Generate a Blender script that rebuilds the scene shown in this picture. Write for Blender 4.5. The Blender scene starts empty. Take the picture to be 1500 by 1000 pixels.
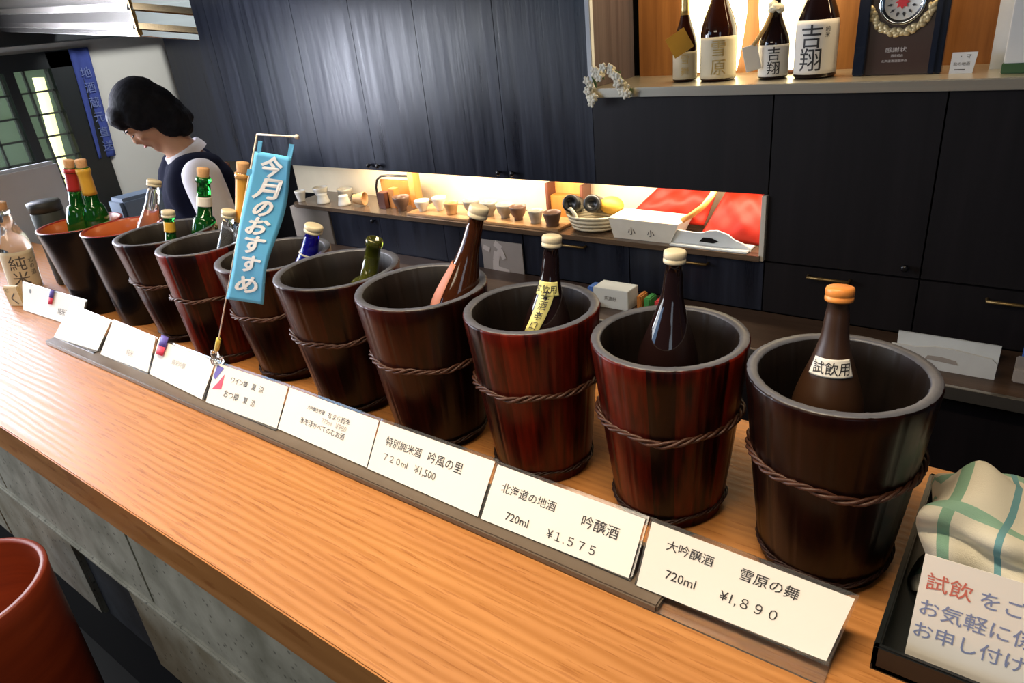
import bpy, bmesh, math, random
from mathutils import Vector, Matrix, Euler
random.seed(7)
C = bpy.context.scene.collection
SC = bpy.context.scene
PI = math.pi

# ------------------------------------------------------------------ camera
cd = bpy.data.cameras.new('camera'); cam = bpy.data.objects.new('camera', cd); C.objects.link(cam)
R_ = Vector((0.800, 0.592, -0.098)); U_ = Vector((-0.183, 0.395, 0.900)); F_ = Vector((-0.572, 0.702, -0.424))
yaw, pitch, roll = -0.6836, -0.4383, -0.1082
F_ = Vector((math.sin(yaw)*math.cos(pitch), math.cos(yaw)*math.cos(pitch), math.sin(pitch)))
r0 = Vector((math.cos(yaw), -math.sin(yaw), 0)); u0 = r0.cross(F_)
R_ = r0*math.cos(roll)+u0*math.sin(roll); U_ = -r0*math.sin(roll)+u0*math.cos(roll)
M = Matrix((R_, U_, -F_)).transposed().to_4x4(); M.translation = (0.7517, -0.6814, 0.5843)
cam.matrix_world = M
cd.sensor_width = 36; cd.lens = 1026.888/1500*36; cd.clip_start = .02
SC.camera = cam
CAMP = Vector((0.7517, -0.6814, 0.5843))

# ------------------------------------------------------------------ world, lights, exposure
w = bpy.data.worlds.new('world'); SC.world = w; w.use_nodes = True
bg = w.node_tree.nodes['Background']; bg.inputs[0].default_value = (.55, .7, 1, 1); bg.inputs[1].default_value = .05
def area(name, loc, target, sx, sy, power, col, spread=180):
    l = bpy.data.lights.new(name, 'AREA'); l.shape = 'RECTANGLE'; l.size = sx; l.size_y = sy
    l.energy = power; l.color = col; l.spread = math.radians(spread)
    o = bpy.data.objects.new(name, l); C.objects.link(o); o.location = loc
    o.rotation_euler = (Vector(target)-Vector(loc)).to_track_quat('-Z', 'Y').to_euler()
    return o
area('window_daylight', (-3.3, -.95, .75), (0, .0, .1), 1.8, 1.3, 85, (.90, .95, 1))
area('counter_glare_fill', (-2.86, -.30, .98), (-.4, -.22, 0), 1.15, .62, 26, (.80, .80, 1))  # added panel, no window here; stretches the cool glare along the counter
area('high_window_daylight', (-3.2, -2.6, 1.1), (-.6, 1.3, .6), 1.8, .6, 14, (.36, .62, 1))
area('hood_reflection_fill', (2.15, -2.6, .85), (-1.2, .4, .65),   .8, .8, 5, (.72, .86, 1))  # added out of view for the hood's right face to mirror
area('counter_pendant_light', (-.05, -.33, 1.30), (-.05, -.30, 0), 1.7, .16, 17, (1, .80, .55), 120)
area('niche_strip_light', (-.74, 1.36, .038), (-.74, 1.46, -.1), 2.1, .03, 11, (1, .83, .60))
area('lattice_window_daylight', (-2.89, .02, .33), (-1, -.1, .0), .62, .58, 34, (.80, .82, 1))
area('apron_fill_light', (-.1, -2.0, 1.25), (-.1, -.4, -.25), 1.2, .3, 9, (1, .86, .66))  # added fill to brighten the stone apron, not a shop fitting
area('alcove_strip_light', (.25, 1.40, .80), (.25, 1.47, .35), 1.2, .05, 6, (1, .74, .42))
area('end_wall_fill_light', (-1.75, 1.0, 1.22), (-2.92, .65, .25), .5, .3, 19, (.95, .97, 1))  # added fill that brightens the pale end wall and the partition
area('backdrop_fill_light', (-3.35, .3, 1.35), (-3.6, .4, 0), .5, .5, 9, (.90, 1, .92))  # added behind the lattice to lighten the wall seen through the glass
SC.view_settings.view_transform = 'Standard'; SC.view_settings.look = 'None'
SC.view_settings.exposure = 0.0; SC.view_settings.gamma = 1.0; SC.view_settings.use_curve_mapping = False

# ------------------------------------------------------------------ materials
class NT:
    def __init__(s, name):
        s.m = bpy.data.materials.new(name); s.m.use_nodes = True; s.t = s.m.node_tree
        s.b = s.t.nodes['Principled BSDF']
    def n(s, typ, **k):
        nd = s.t.nodes.new(typ)
        for a, v in k.items():
            if a in nd.inputs: nd.inputs[a].default_value = v
            else: setattr(nd, a, v)
        return nd
    def l(s, a, b): s.t.links.new(a, b)
    def setb(s, **k):
        for a, v in k.items(): s.b.inputs[a.replace('_', ' ')].default_value = v
def rgb(c): return (c[0], c[1], c[2], 1)
def mat(name, col, rough=.5, metal=0, var=.12, scale=(20, 20, 20), bump=0, trans=0, ior=1.5, coat=0, emis=None, es=0, spec=.5, sss=0):
    n = NT(name); n.setb(Roughness=rough, Metallic=metal, IOR=ior)
    n.b.inputs['Transmission Weight'].default_value = trans
    n.b.inputs['Coat Weight'].default_value = coat
    n.b.inputs['Specular IOR Level'].default_value = spec
    if sss: n.b.inputs['Subsurface Weight'].default_value = sss; n.b.inputs['Subsurface Radius'].default_value = (.01, .004, .002)
    tc = n.n('ShaderNodeTexCoord'); mp = n.n('ShaderNodeMapping'); mp.inputs['Scale'].default_value = scale
    n.l(tc.outputs['Object'], mp.inputs[0])
    no = n.n('ShaderNodeTexNoise'); no.inputs['Scale'].default_value = 1; no.inputs['Detail'].default_value = 5
    n.l(mp.outputs[0], no.inputs['Vector'])
    mx = n.n('ShaderNodeMix', data_type='RGBA')
    mx.inputs[6].default_value = rgb([c*(1-var) for c in col]); mx.inputs[7].default_value = rgb([min(1, c*(1+var)) for c in col])
    n.l(no.outputs[0], mx.inputs[0]); n.l(mx.outputs[2], n.b.inputs['Base Color'])
    if bump:
        b = n.n('ShaderNodeBump'); b.inputs['Strength'].default_value = bump; b.inputs['Distance'].default_value = .002
        n.l(no.outputs[0], b.inputs['Height']); n.l(b.outputs[0], n.b.inputs['Normal'])
    if emis: n.b.inputs['Emission Color'].default_value = rgb(emis); n.b.inputs['Emission Strength'].default_value = es
    return n.m
def ramp(n, src, stops):
    r = n.n('ShaderNodeValToRGB'); e = r.color_ramp.elements
    while len(e) < len(stops): e.new(.5)
    for i, (p, c) in enumerate(stops): e[i].position = p; e[i].color = rgb(c)
    n.l(src, r.inputs[0]); return r
def wood_counter():
    n = NT('oak_counter'); n.setb(Roughness=.34)
    tc = n.n('ShaderNodeTexCoord'); mp = n.n('ShaderNodeMapping'); mp.inputs['Scale'].default_value = (1.3, 9, 9); n.l(tc.outputs['Object'], mp.inputs[0])
    d = n.n('ShaderNodeTexNoise'); d.inputs['Scale'].default_value = 1.6; d.inputs['Detail'].default_value = 3; n.l(mp.outputs[0], d.inputs['Vector'])
    wv = n.n('ShaderNodeTexWave', wave_type='RINGS', rings_direction='X'); wv.inputs['Scale'].default_value = 5.0; wv.inputs['Distortion'].default_value = 9
    wv.inputs['Detail'].default_value = 2; wv.inputs['Detail Scale'].default_value = .7
    mp2 = n.n('ShaderNodeMapping'); mp2.inputs['Scale'].default_value = (.5, 5, 5); mp2.inputs['Location'].default_value = (.75, 1.2, 0); n.l(tc.outputs['Object'], mp2.inputs[0]); n.l(mp2.outputs[0], wv.inputs['Vector'])
    mp3 = n.n('ShaderNodeMapping'); mp3.inputs['Scale'].default_value = (16, 260, 60); n.l(tc.outputs['Object'], mp3.inputs[0])
    fi = n.n('ShaderNodeTexNoise'); fi.inputs['Scale'].default_value = 1; fi.inputs['Detail'].default_value = 4; n.l(mp3.outputs[0], fi.inputs['Vector'])
    r1 = ramp(n, wv.outputs[0], [(.0, (.45, .190, .052)), (.5, (.49, .212, .060)), (1, (.53, .234, .068))])
    r2 = ramp(n, fi.outputs[0], [(.36, (.80, .72, .64)), (.42, (1, 1, 1))])
    r3 = ramp(n, d.outputs[0], [(.3, (.86, .82, .80)), (.7, (1.0, 1.0, 1.0))])
    m1 = n.n('ShaderNodeMix', data_type='RGBA', blend_type='MULTIPLY'); m1.inputs[0].default_value = 1
    n.l(r1.outputs[0], m1.inputs[6]); n.l(r2.outputs[0], m1.inputs[7])
    m2 = n.n('ShaderNodeMix', data_type='RGBA', blend_type='MULTIPLY'); m2.inputs[0].default_value = 1
    n.l(m1.outputs[2], m2.inputs[6]); n.l(r3.outputs[0], m2.inputs[7]); n.l(m2.outputs[2], n.b.inputs['Base Color'])
    b = n.n('ShaderNodeBump'); b.inputs['Strength'].default_value = .14; b.inputs['Distance'].default_value = .0012
    n.l(fi.outputs[0], b.inputs['Height']); n.l(b.outputs[0], n.b.inputs['Normal'])
    rr = n.n('ShaderNodeMapRange'); rr.inputs[3].default_value = .36; rr.inputs[4].default_value = .50; n.l(wv.outputs[0], rr.inputs[0]); n.l(rr.outputs[0], n.b.inputs['Roughness'])
    return n.m
def grain(name, c1, c2, rough=.4, scale=(40, 40, 3), bump=.15, coat=0, spec=.5, streak=None):
    n = NT(name); n.setb(Roughness=rough); n.b.inputs['Coat Weight'].default_value = coat; n.b.inputs['Coat Roughness'].default_value = .15
    n.b.inputs['Specular IOR Level'].default_value = spec
    tc = n.n('ShaderNodeTexCoord'); mp = n.n('ShaderNodeMapping'); mp.inputs['Scale'].default_value = scale; n.l(tc.outputs['Object'], mp.inputs[0])
    no = n.n('ShaderNodeTexNoise'); no.inputs['Scale'].default_value = 1; no.inputs['Detail'].default_value = 7; no.inputs['Roughness'].default_value = .65
    n.l(mp.outputs[0], no.inputs['Vector'])
    r = ramp(n, no.outputs[0], [(.32, c1), (.68, c2)]); n.l(r.outputs[0], n.b.inputs['Base Color'])
    b = n.n('ShaderNodeBump'); b.inputs['Strength'].default_value = bump; b.inputs['Distance'].default_value = .003
    n.l(no.outputs[0], b.inputs['Height']); n.l(b.outputs[0], n.b.inputs['Normal'])
    if streak:
        rr = n.n('ShaderNodeMapRange'); rr.inputs[1].default_value = .3; rr.inputs[2].default_value = .7; rr.inputs[3].default_value = streak[0]; rr.inputs[4].default_value = streak[1]
        n.l(no.outputs[0], rr.inputs[0]); n.l(rr.outputs[0], n.b.inputs['Roughness'])
    return n.m
def stave(name, dark, light, rough=.3):
    """wooden staves: a tone per stave around the tub and grain running up it"""
    n = NT(name); n.setb(Roughness=rough); n.b.inputs['Coat Weight'].default_value = 0; n.b.inputs['Specular IOR Level'].default_value = .22
    tc = n.n('ShaderNodeTexCoord'); sx = n.n('ShaderNodeSeparateXYZ'); n.l(tc.outputs['Object'], sx.inputs[0])
    at = n.n('ShaderNodeMath', operation='ARCTAN2'); n.l(sx.outputs[1], at.inputs[0]); n.l(sx.outputs[0], at.inputs[1])
    mu = n.n('ShaderNodeMath', operation='MULTIPLY'); mu.inputs[1].default_value = 18/(2*PI); n.l(at.outputs[0], mu.inputs[0])
    fl = n.n('ShaderNodeMath', operation='FLOOR'); n.l(mu.outputs[0], fl.inputs[0])
    wn = n.n('ShaderNodeTexWhiteNoise', noise_dimensions='2D'); cx = n.n('ShaderNodeCombineXYZ')
    oi = n.n('ShaderNodeObjectInfo'); n.l(fl.outputs[0], cx.inputs[0]); n.l(oi.outputs['Random'], cx.inputs[1]); n.l(cx.outputs[0], wn.inputs['Vector'])
    mp = n.n('ShaderNodeMapping'); mp.inputs['Scale'].default_value = (150, 150, 4); n.l(tc.outputs['Object'], mp.inputs[0])
    no = n.n('ShaderNodeTexNoise'); no.inputs['Scale'].default_value = 1; no.inputs['Detail'].default_value = 6; n.l(mp.outputs[0], no.inputs['Vector'])
    ad = n.n('ShaderNodeMath', operation='MULTIPLY_ADD'); ad.inputs[1].default_value = .55; n.l(wn.outputs[0], ad.inputs[0])
    m2 = n.n('ShaderNodeMath', operation='MULTIPLY'); m2.inputs[1].default_value = .65; n.l(no.outputs[0], m2.inputs[0]); n.l(m2.outputs[0], ad.inputs[2])
    r = ramp(n, ad.outputs[0], [(.42, dark), (.88, light)]); n.l(r.outputs[0], n.b.inputs['Base Color'])
    b = n.n('ShaderNodeBump'); b.inputs['Strength'].default_value = .12; b.inputs['Distance'].default_value = .001
    n.l(no.outputs[0], b.inputs['Height']); n.l(b.outputs[0], n.b.inputs['Normal'])
    return n.m
def stone(name, c1, c2):
    n = NT(name); n.setb(Roughness=.8)
    tc = n.n('ShaderNodeTexCoord'); no = n.n('ShaderNodeTexNoise'); no.inputs['Scale'].default_value = 14; no.inputs['Detail'].default_value = 8; n.l(tc.outputs['Object'], no.inputs['Vector'])
    vo = n.n('ShaderNodeTexVoronoi'); vo.inputs['Scale'].default_value = 55; n.l(tc.outputs['Object'], vo.inputs['Vector'])
    r = ramp(n, no.outputs[0], [(.3, c1), (.7, c2)]); r2 = ramp(n, vo.outputs[0], [(.10, (.16, .16, .14)), (.22, (1, 1, 1))])
    m = n.n('ShaderNodeMix', data_type='RGBA', blend_type='MULTIPLY'); m.inputs[0].default_value = .7; n.l(r.outputs[0], m.inputs[6]); n.l(r2.outputs[0], m.inputs[7])
    n.l(m.outputs[2], n.b.inputs['Base Color'])
    b = n.n('ShaderNodeBump'); b.inputs['Strength'].default_value = .5; b.inputs['Distance'].default_value = .004; n.l(no.outputs[0], b.inputs['Height']); n.l(b.outputs[0], n.b.inputs['Normal'])
    return n.m
def towel_mat():
    n = NT('checked_towel'); n.setb(Roughness=.95)
    tc = n.n('ShaderNodeTexCoord'); uv = n.n('ShaderNodeSeparateXYZ'); n.l(tc.outputs['UV'], uv.inputs[0])
    def band(out, period, lo, hi):
        a = n.n('ShaderNodeMath', operation='FRACT'); q = n.n('ShaderNodeMath', operation='MULTIPLY'); q.inputs[1].default_value = period
        n.l(out, q.inputs[0]); n.l(q.outputs[0], a.inputs[0])
        g = n.n('ShaderNodeMath', operation='GREATER_THAN'); g.inputs[1].default_value = lo; l = n.n('ShaderNodeMath', operation='LESS_THAN'); l.inputs[1].default_value = hi
        n.l(a.outputs[0], g.inputs[0]); n.l(a.outputs[0], l.inputs[0]); p = n.n('ShaderNodeMath', operation='MULTIPLY'); n.l(g.outputs[0], p.inputs[0]); n.l(l.outputs[0], p.inputs[1]); return p
    b1 = band(uv.outputs[0], 4.2, .16, .30); b2 = band(uv.outputs[1], 5.0, .52, .68); b3 = band(uv.outputs[0], 4.2, .80, .88)
    base = (.74, .70, .58)
    m1 = n.n('ShaderNodeMix', data_type='RGBA'); m1.inputs[6].default_value = rgb(base); m1.inputs[7].default_value = (.24, .43, .31, 1); n.l(b1.outputs[0], m1.inputs[0])
    m2 = n.n('ShaderNodeMix', data_type='RGBA'); m2.inputs[7].default_value = (.28, .48, .36, 1); n.l(m1.outputs[2], m2.inputs[6]); n.l(b2.outputs[0], m2.inputs[0])
    m3 = n.n('ShaderNodeMix', data_type='RGBA'); m3.inputs[7].default_value = (.16, .36, .40, 1); n.l(m2.outputs[2], m3.inputs[6]); n.l(b3.outputs[0], m3.inputs[0])
    n.l(m3.outputs[2], n.b.inputs['Base Color'])
    no = n.n('ShaderNodeTexNoise'); no.inputs['Scale'].default_value = 900; b = n.n('ShaderNodeBump'); b.inputs['Strength'].default_value = .4; b.inputs['Distance'].default_value = .001
    n.l(tc.outputs['Object'], no.inputs['Vector']); n.l(no.outputs[0], b.inputs['Height']); n.l(b.outputs[0], n.b.inputs['Normal'])
    return n.m
def wicker(name, col):
    n = NT(name); n.setb(Roughness=.7)
    tc = n.n('ShaderNodeTexCoord'); wv = n.n('ShaderNodeTexWave', bands_direction='Z'); wv.inputs['Scale'].default_value = 40; wv.inputs['Distortion'].default_value = 1; n.l(tc.outputs['Object'], wv.inputs['Vector'])
    r = ramp(n, wv.outputs[0], [(.1, [c*.55 for c in col]), (.7, col)]); n.l(r.outputs[0], n.b.inputs['Base Color'])
    b = n.n('ShaderNodeBump'); b.inputs['Strength'].default_value = .6; b.inputs['Distance'].default_value = .002; n.l(wv.outputs[0], b.inputs['Height']); n.l(b.outputs[0], n.b.inputs['Normal'])
    return n.m

m_counter = wood_counter()
m_cab = grain('dark_stained_wood', (.007, .0085, .015), (.017, .021, .036), rough=.33, scale=(26, 26, 1.5), bump=.35, spec=.34, streak=(.24, .46))
m_cabin = mat('dark_recess', (.007, .006, .006), .8, spec=.15)
m_panel = grain('dark_brown_panel', (.004, .003, .0045), (.009, .007, .009), spec=.3, rough=.55, scale=(26, 26, 1.5))
m_white = mat('cream_plaster', (.62, .58, .50), .8, var=.05)
m_endwall = mat('pale_wall_paint', (.55, .53, .46), .8, var=.05, scale=(3, 3, 3))
m_cream = mat('niche_cream_board', (.78, .66, .46), .7, var=.05)
m_floor = mat('dark_floor', (.008, .007, .006), .8, spec=.2)
m_ceil = mat('dark_ceiling', (.03, .03, .03), .7)
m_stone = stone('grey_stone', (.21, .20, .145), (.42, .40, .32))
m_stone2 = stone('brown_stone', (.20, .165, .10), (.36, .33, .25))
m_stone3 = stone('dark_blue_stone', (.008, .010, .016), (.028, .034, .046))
m_shelfwood = grain('niche_shelf_wood', (.42, .22, .09), (.60, .36, .17), rough=.3, scale=(3, 60, 60), bump=.05)
m_shelfmetal = mat('brushed_shelf_edge', (.60, .56, .46), .32, metal=.8, scale=(2, 90, 90))
m_alcove = grain('alcove_orange_wood', (.17, .062, .012), (.28, .115, .03), rough=.45, scale=(40, 40, 2), bump=.05)
m_stav = [stave('stave_red', (.007, .0012, .0008), (.15, .010, .003)), stave('stave_brown', (.006, .0016, .001), (.042, .006, .0025)), stave('stave_dark', (.004, .0013, .001), (.018, .003, .0013))]
m_staveIn = grain('tub_inside', (.004, .0022, .0016), (.011, .0055, .0038), rough=.5, scale=(60, 60, 4))
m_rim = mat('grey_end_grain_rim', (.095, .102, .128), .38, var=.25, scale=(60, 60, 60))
m_rope = mat('reddish_rope_hoop', (.052, .015, .006), .5, var=.5, scale=(300, 300, 300))
m_ropedark = mat('dark_rope_hoop', (.022, .006, .004), .5, var=.4, scale=(300, 300, 300), spec=.3)
m_black = mat('black_lacquer', (.006, .005, .006), .22, spec=.22)
m_redlac = mat('red_lacquer_inside', (.55, .13, .03), .35, coat=.3)
m_redrim = mat('dark_red_lacquer', (.28, .02, .01), .3, coat=.3)
m_amber = mat('amber_glass', (.030, .007, .003), .06, trans=.04, var=.1)
m_black_glass = mat('near_black_glass', (.014, .006, .006), .05, trans=.15)
m_frost = mat('frosted_brown_glass', (.042, .017, .007), .42, trans=.1, var=.2)
m_green = mat('green_glass', (.02, .30, .045), .04, trans=.85)
m_olive = mat('olive_glass', (.20, .22, .03), .05, trans=.8)
m_blue = mat('cobalt_glass', (.015, .012, .42), .05, trans=.6)
m_clear = mat('clear_glass', (.88, .93, .92), .03, trans=.95)
m_amber2 = mat('warm_brown_glass', (.060, .016, .004), .06, trans=.3)
m_cap = mat('cream_cap', (.72, .64, .46), .45)
m_orangecap = mat('orange_cap', (.85, .30, .06), .4)
m_cork = mat('cork', (.66, .38, .18), .8, var=.25, scale=(200, 200, 200))
m_redfoil = mat('red_foil', (.42, .03, .03), .35)
m_yelfoil = mat('yellow_foil', (.72, .42, .05), .35)
m_orfoil = mat('orange_foil', (.80, .40, .06), .4)
m_gold = mat('gold_foil', (.75, .55, .22), .3, metal=.7)
m_paper = mat('white_paper', (.83, .81, .76), .7, var=.02)
m_tagyel = mat('yellow_paper', (.85, .80, .30), .6, var=.04)
m_pink = mat('pale_pink_label', (.46, .17, .10), .6, var=.2)
m_beigelab = mat('beige_label', (.72, .64, .46), .6, var=.08)
m_acryl = mat('clear_acrylic', (.95, .95, .93), .04, trans=.95, var=0)
m_rail = mat('smoky_acrylic_rail', (.15, .115, .085), .25, trans=.1, var=.1)
m_ink = mat('black_ink', (.03, .028, .03), .6, var=0)
m_inkg = mat('grey_ink', (.10, .095, .09), .6, var=0)
m_inkf = mat('faint_ink', (.36, .35, .34), .6, var=0)
m_inkr = mat('red_pen_ink', (.58, .16, .12), .6, var=0)
m_inkb = mat('blue_pen_ink', (.22, .27, .46), .6, var=0)
m_bannerblue = mat('sky_blue_cloth', (.09, .42, .70), .8, var=.10, scale=(40, 40, 40))
m_whitepaint = mat('white_print', (.88, .88, .86), .7, var=0)
m_wirew = mat('white_plastic_rod', (.80, .72, .62), .4)
m_yelpl = mat('yellow_plastic', (.75, .60, .12), .4)
m_flagblue = mat('violet_print', (.10, .07, .40), .6)
m_flagred = mat('red_print', (.70, .04, .10), .6)
m_steel = mat('stainless_steel', (.50, .475, .42), .22, metal=1, scale=(3, 3, 120), var=.15)
m_steel2 = mat('worktop_steel', (.42, .40, .37), .3, metal=.9)
m_brass = mat('brass_handle', (.30, .20, .08), .4, metal=.8)
m_knob = mat('black_knob', (.006, .006, .008), .3)
m_frame = mat('black_window_frame', (.008, .011, .011), .4)
m_navy = mat('navy_cloth', (.035, .055, .22), .9, var=.2)
m_navyprint = mat('pale_blue_print', (.11, .14, .28), .9)
m_glass = mat('window_glass', (.55, .66, .62), .12, trans=.9, ior=1.05, var=.05)
m_grid = mat('lattice_wood', (.04, .045, .035), .7)
m_tube = mat('lit_tube_lamp', (1, .95, .7), .5, emis=(1, .80, .30), es=4.5)
m_washi = mat('lit_washi_paper', (1, .95, .8), .7, emis=(1, .86, .52), es=5, var=.1, scale=(9, 9, 9))
m_backdrop = mat('green_grey_wall', (.30, .36, .27), .9, var=.35, scale=(4, 4, 4))
m_greenjar = mat('deep_green', (.02, .14, .06), .5)
m_skin = mat('skin', (.62, .36, .24), .5, var=.06, sss=.15)
m_hair = grain('black_hair', (.004, .005, .008), (.012, .013, .019), rough=.62, scale=(160, 30, 30), bump=.3, spec=.15)
m_shirt = mat('white_shirt', (.72, .70, .76), .8, var=.06)
m_vest = mat('navy_vest', (.007, .009, .026), .85, var=.2, spec=.1)
m_trouser = mat('dark_trousers', (.02, .02, .025), .8)
m_lips = mat('lips', (.50, .18, .15), .5)
m_eye = mat('dark_lashes', (.02, .015, .015), .5)
m_slate = mat('slate_blue_vinyl', (.10, .14, .19), .5)
m_palegrey = mat('pale_grey_enamel', (.50, .50, .46), .35)
m_whitebox = mat('white_panel_board', (.66, .70, .70), .5, var=.04)
m_redbrown = mat('reddish_brown_wood', (.11, .035, .018), .5, var=.3, scale=(30, 30, 3))
m_greystone = mat('taupe_panel', (.30, .25, .20), .7, var=.15)
m_cupwhite = mat('white_glaze', (.78, .74, .64), .25)
m_cupgrey = mat('grey_glaze', (.40, .37, .31), .35, var=.25, scale=(60, 60, 60))
m_cupbrown = mat('brown_glaze', (.16, .09, .06), .35, var=.3, scale=(60, 60, 60))
m_cuptan = mat('tan_clay', (.62, .36, .15), .5, var=.2, scale=(60, 60, 60))
m_orwood = mat('orange_wood', (.62, .25, .06), .5, var=.2, scale=(60, 60, 8))
m_basket = wicker('cream_wicker', (.72, .62, .42))
m_redcloth = mat('red_plastic_sheet', (.33, .013, .004), .5, var=.3, scale=(14, 14, 14), spec=.25)
m_strap = mat('orange_strap', (.80, .32, .07), .5)
m_foam = mat('white_foam_tray', (.66, .70, .72), .5)
m_yellow = mat('yellow_cloth', (.55, .30, .03), .6)
m_yelbrown = mat('amber_wood', (.36, .15, .025), .5, var=.3, scale=(40, 40, 6))
m_blackwrap = mat('black_wrap', (.015, .015, .015), .3)
m_greypaper = mat('grey_poster_paper', (.36, .33, .31), .7, var=.08)
m_posterwhite = mat('pale_brush_print', (.62, .58, .56), .7)
m_greenpack = mat('green_pack', (.06, .30, .08), .4)
m_redpack = mat('red_pack', (.60, .05, .06), .4)
m_bluepack = mat('blue_pack', (.06, .16, .50), .4)
m_towel = towel_mat()
m_orangecyl = grain('orange_red_lacquer_tub', (.17, .020, .005), (.26, .036, .008), rough=.45, scale=(3, 3, 30), bump=.03)
m_flower = mat('white_petal', (.78, .74, .60), .7, var=.1)
m_leaf = mat('dark_leaf', (.05, .12, .04), .6)
m_plaque = mat('dark_brown_board', (.055, .026, .020), .3)
m_blueblack = mat('black_blue_frame', (.010, .014, .028), .15, coat=.5)
m_dial = mat('cream_dial', (.75, .72, .64), .4)
m_red = mat('red_enamel', (.75, .02, .04), .3)
m_chrome = mat('chrome', (.70, .75, .80), .12, metal=1)
m_goldleaf = mat('pale_gold_leaf', (.72, .58, .32), .4, metal=.3)
m_leanboard = mat('pale_grey_board', (.55, .58, .62), .6)
m_limelab = mat('pale_green_print', (.45, .58, .34), .6, var=.3, scale=(40, 40, 40))
m_traymat = mat('black_tray_lacquer', (.010, .012, .013), .25)
m_mauve = grain('mauve_side_board', (.045, .036, .042), (.10, .08, .088), rough=.3, scale=(20, 60, 1), bump=0)
m_yellowtan = mat('straw_rope', (.55, .36, .14), .8)

# ------------------------------------------------------------------ mesh helpers
class MB:
    def __init__(s): s.v = []; s.f = []; s.mi = []; s.sm = []; s.M = Matrix.Identity(4)
    def add(s, vs, fs, mi=0, smooth=False):
        k = len(s.v); s.v += [s.M @ Vector(p) for p in vs]
        for f in fs: s.f.append([i+k for i in f]); s.mi.append(mi); s.sm.append(smooth)
        return s
    def box(s, x0, x1, y0, y1, z0, z1, mi=0, b=0):
        bm = bmesh.new(); bmesh.ops.create_cube(bm, size=1)
        for v in bm.verts: v.co = ((x0+x1)/2+v.co.x*(x1-x0), (y0+y1)/2+v.co.y*(y1-y0), (z0+z1)/2+v.co.z*(z1-z0))
        if b: bmesh.ops.bevel(bm, geom=bm.edges[:], offset=b, segments=2, affect='EDGES')
        return s.bm(bm, mi, bool(b) and False)
    def bm(s, bm, mi=0, smooth=False):
        bm.verts.index_update(); s.add([v.co.copy() for v in bm.verts], [[v.index for v in f.verts] for f in bm.faces], mi, smooth); bm.free(); return s
    def lathe(s, prof, n=48, mi=0, smooth=True, mis=None, mod=None, c=(0, 0, 0)):
        vs = []; fs = []; mm = []
        for (r, z) in prof:
            for i in range(n):
                a = 2*PI*i/n; q = r*(mod(a, z) if mod else 1); vs.append((c[0]+q*math.cos(a), c[1]+q*math.sin(a), c[2]+z))
        k = len(s.v)
        for j in range(len(prof)-1):
            for i in range(n):
                i2 = (i+1) % n; fs.append([j*n+i, j*n+i2, (j+1)*n+i2, (j+1)*n+i]); mm.append(mis[j] if mis else mi)
        if prof[0][0] > 1e-6 : fs.append([i for i in reversed(range(n))]); mm.append(mm[0])
        if prof[-1][0] > 1e-6: fs.append([(len(prof)-1)*n+i for i in range(n)]); mm.append(mm[-2])
        s.v += [s.M @ Vector(p) for p in vs]
        for f, m in zip(fs, mm): s.f.append([i+k for i in f]); s.mi.append(m); s.sm.append(smooth)
        return s
    def tube(s, pts, r, n=8, mi=0, closed=False, rs=None):
        pts = [Vector(p) for p in pts]; N = len(pts); vs = []; fs = []
        up = Vector((0, 0, 1)); prev = None
        for i, p in enumerate(pts):
            a = pts[(i-1) % N] if (closed or i > 0) else p; b = pts[(i+1) % N] if (closed or i < N-1) else p
            t = (b-a).normalized()
            if prev is None: x = t.cross(up if abs(t.z) < .9 else Vector((1, 0, 0))).normalized()
            else: x = (prev-t*prev.dot(t)).normalized()
            prev = x; y = t.cross(x); rr = rs[i] if rs else r
            for j in range(n): vs.append(p+x*rr*math.cos(2*PI*j/n)+y*rr*math.sin(2*PI*j/n))
        for i in range(N if closed else N-1):
            i2 = (i+1) % N
            for j in range(n): fs.append([i*n+j, i*n+(j+1) % n, i2*n+(j+1) % n, i2*n+j])
        if not closed: fs.append(list(reversed(range(n)))); fs.append([(N-1)*n+j for j in range(n)])
        return s.add(vs, fs, mi, True)
    def ell(s, c, r, mi=0, n=16, m=10, rot=None):
        bm = bmesh.new(); bmesh.ops.create_uvsphere(bm, u_segments=n, v_segments=m, radius=1)
        for v in bm.verts:
            q = Vector((v.co.x*r[0], v.co.y*r[1], v.co.z*r[2]))
            if rot: q = rot @ q
            v.co = q+Vector(c)
        return s.bm(bm, mi, True)
    def prism(s, poly, z0, z1, mi=0):
        n = len(poly); vs = [(x, y, z0) for x, y in poly]+[(x, y, z1) for x, y in poly]
        fs = [list(reversed(range(n))), [n+i for i in range(n)]]+[[i, (i+1) % n, n+(i+1) % n, n+i] for i in range(n)]
        return s.add(vs, fs, mi)
    def quadslab(s, q, th, mi=0):
        """a sheet with four corners q (bl, br, tr, tl), th thick, grown away from its face"""
        q = [Vector(p) for p in q]; nrm = (q[1]-q[0]).cross(q[3]-q[0]).normalized()
        vs = q+[p-nrm*th for p in q]
        return s.add(vs, [[0, 1, 2, 3], [7, 6, 5, 4], [0, 4, 5, 1], [1, 5, 6, 2], [2, 6, 7, 3], [3, 7, 4, 0]], mi)
    def loft(s, rings, mi=0, smooth=True, caps=True):
        n = len(rings[0]); vs = [p for r in rings for p in r]; fs = []
        for j in range(len(rings)-1):
            for i in range(n): fs.append([j*n+i, j*n+(i+1) % n, (j+1)*n+(i+1) % n, (j+1)*n+i])
        if caps: fs.append(list(reversed(range(n)))); fs.append([(len(rings)-1)*n+i for i in range(n)])
        return s.add(vs, fs, mi, smooth)
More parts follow.
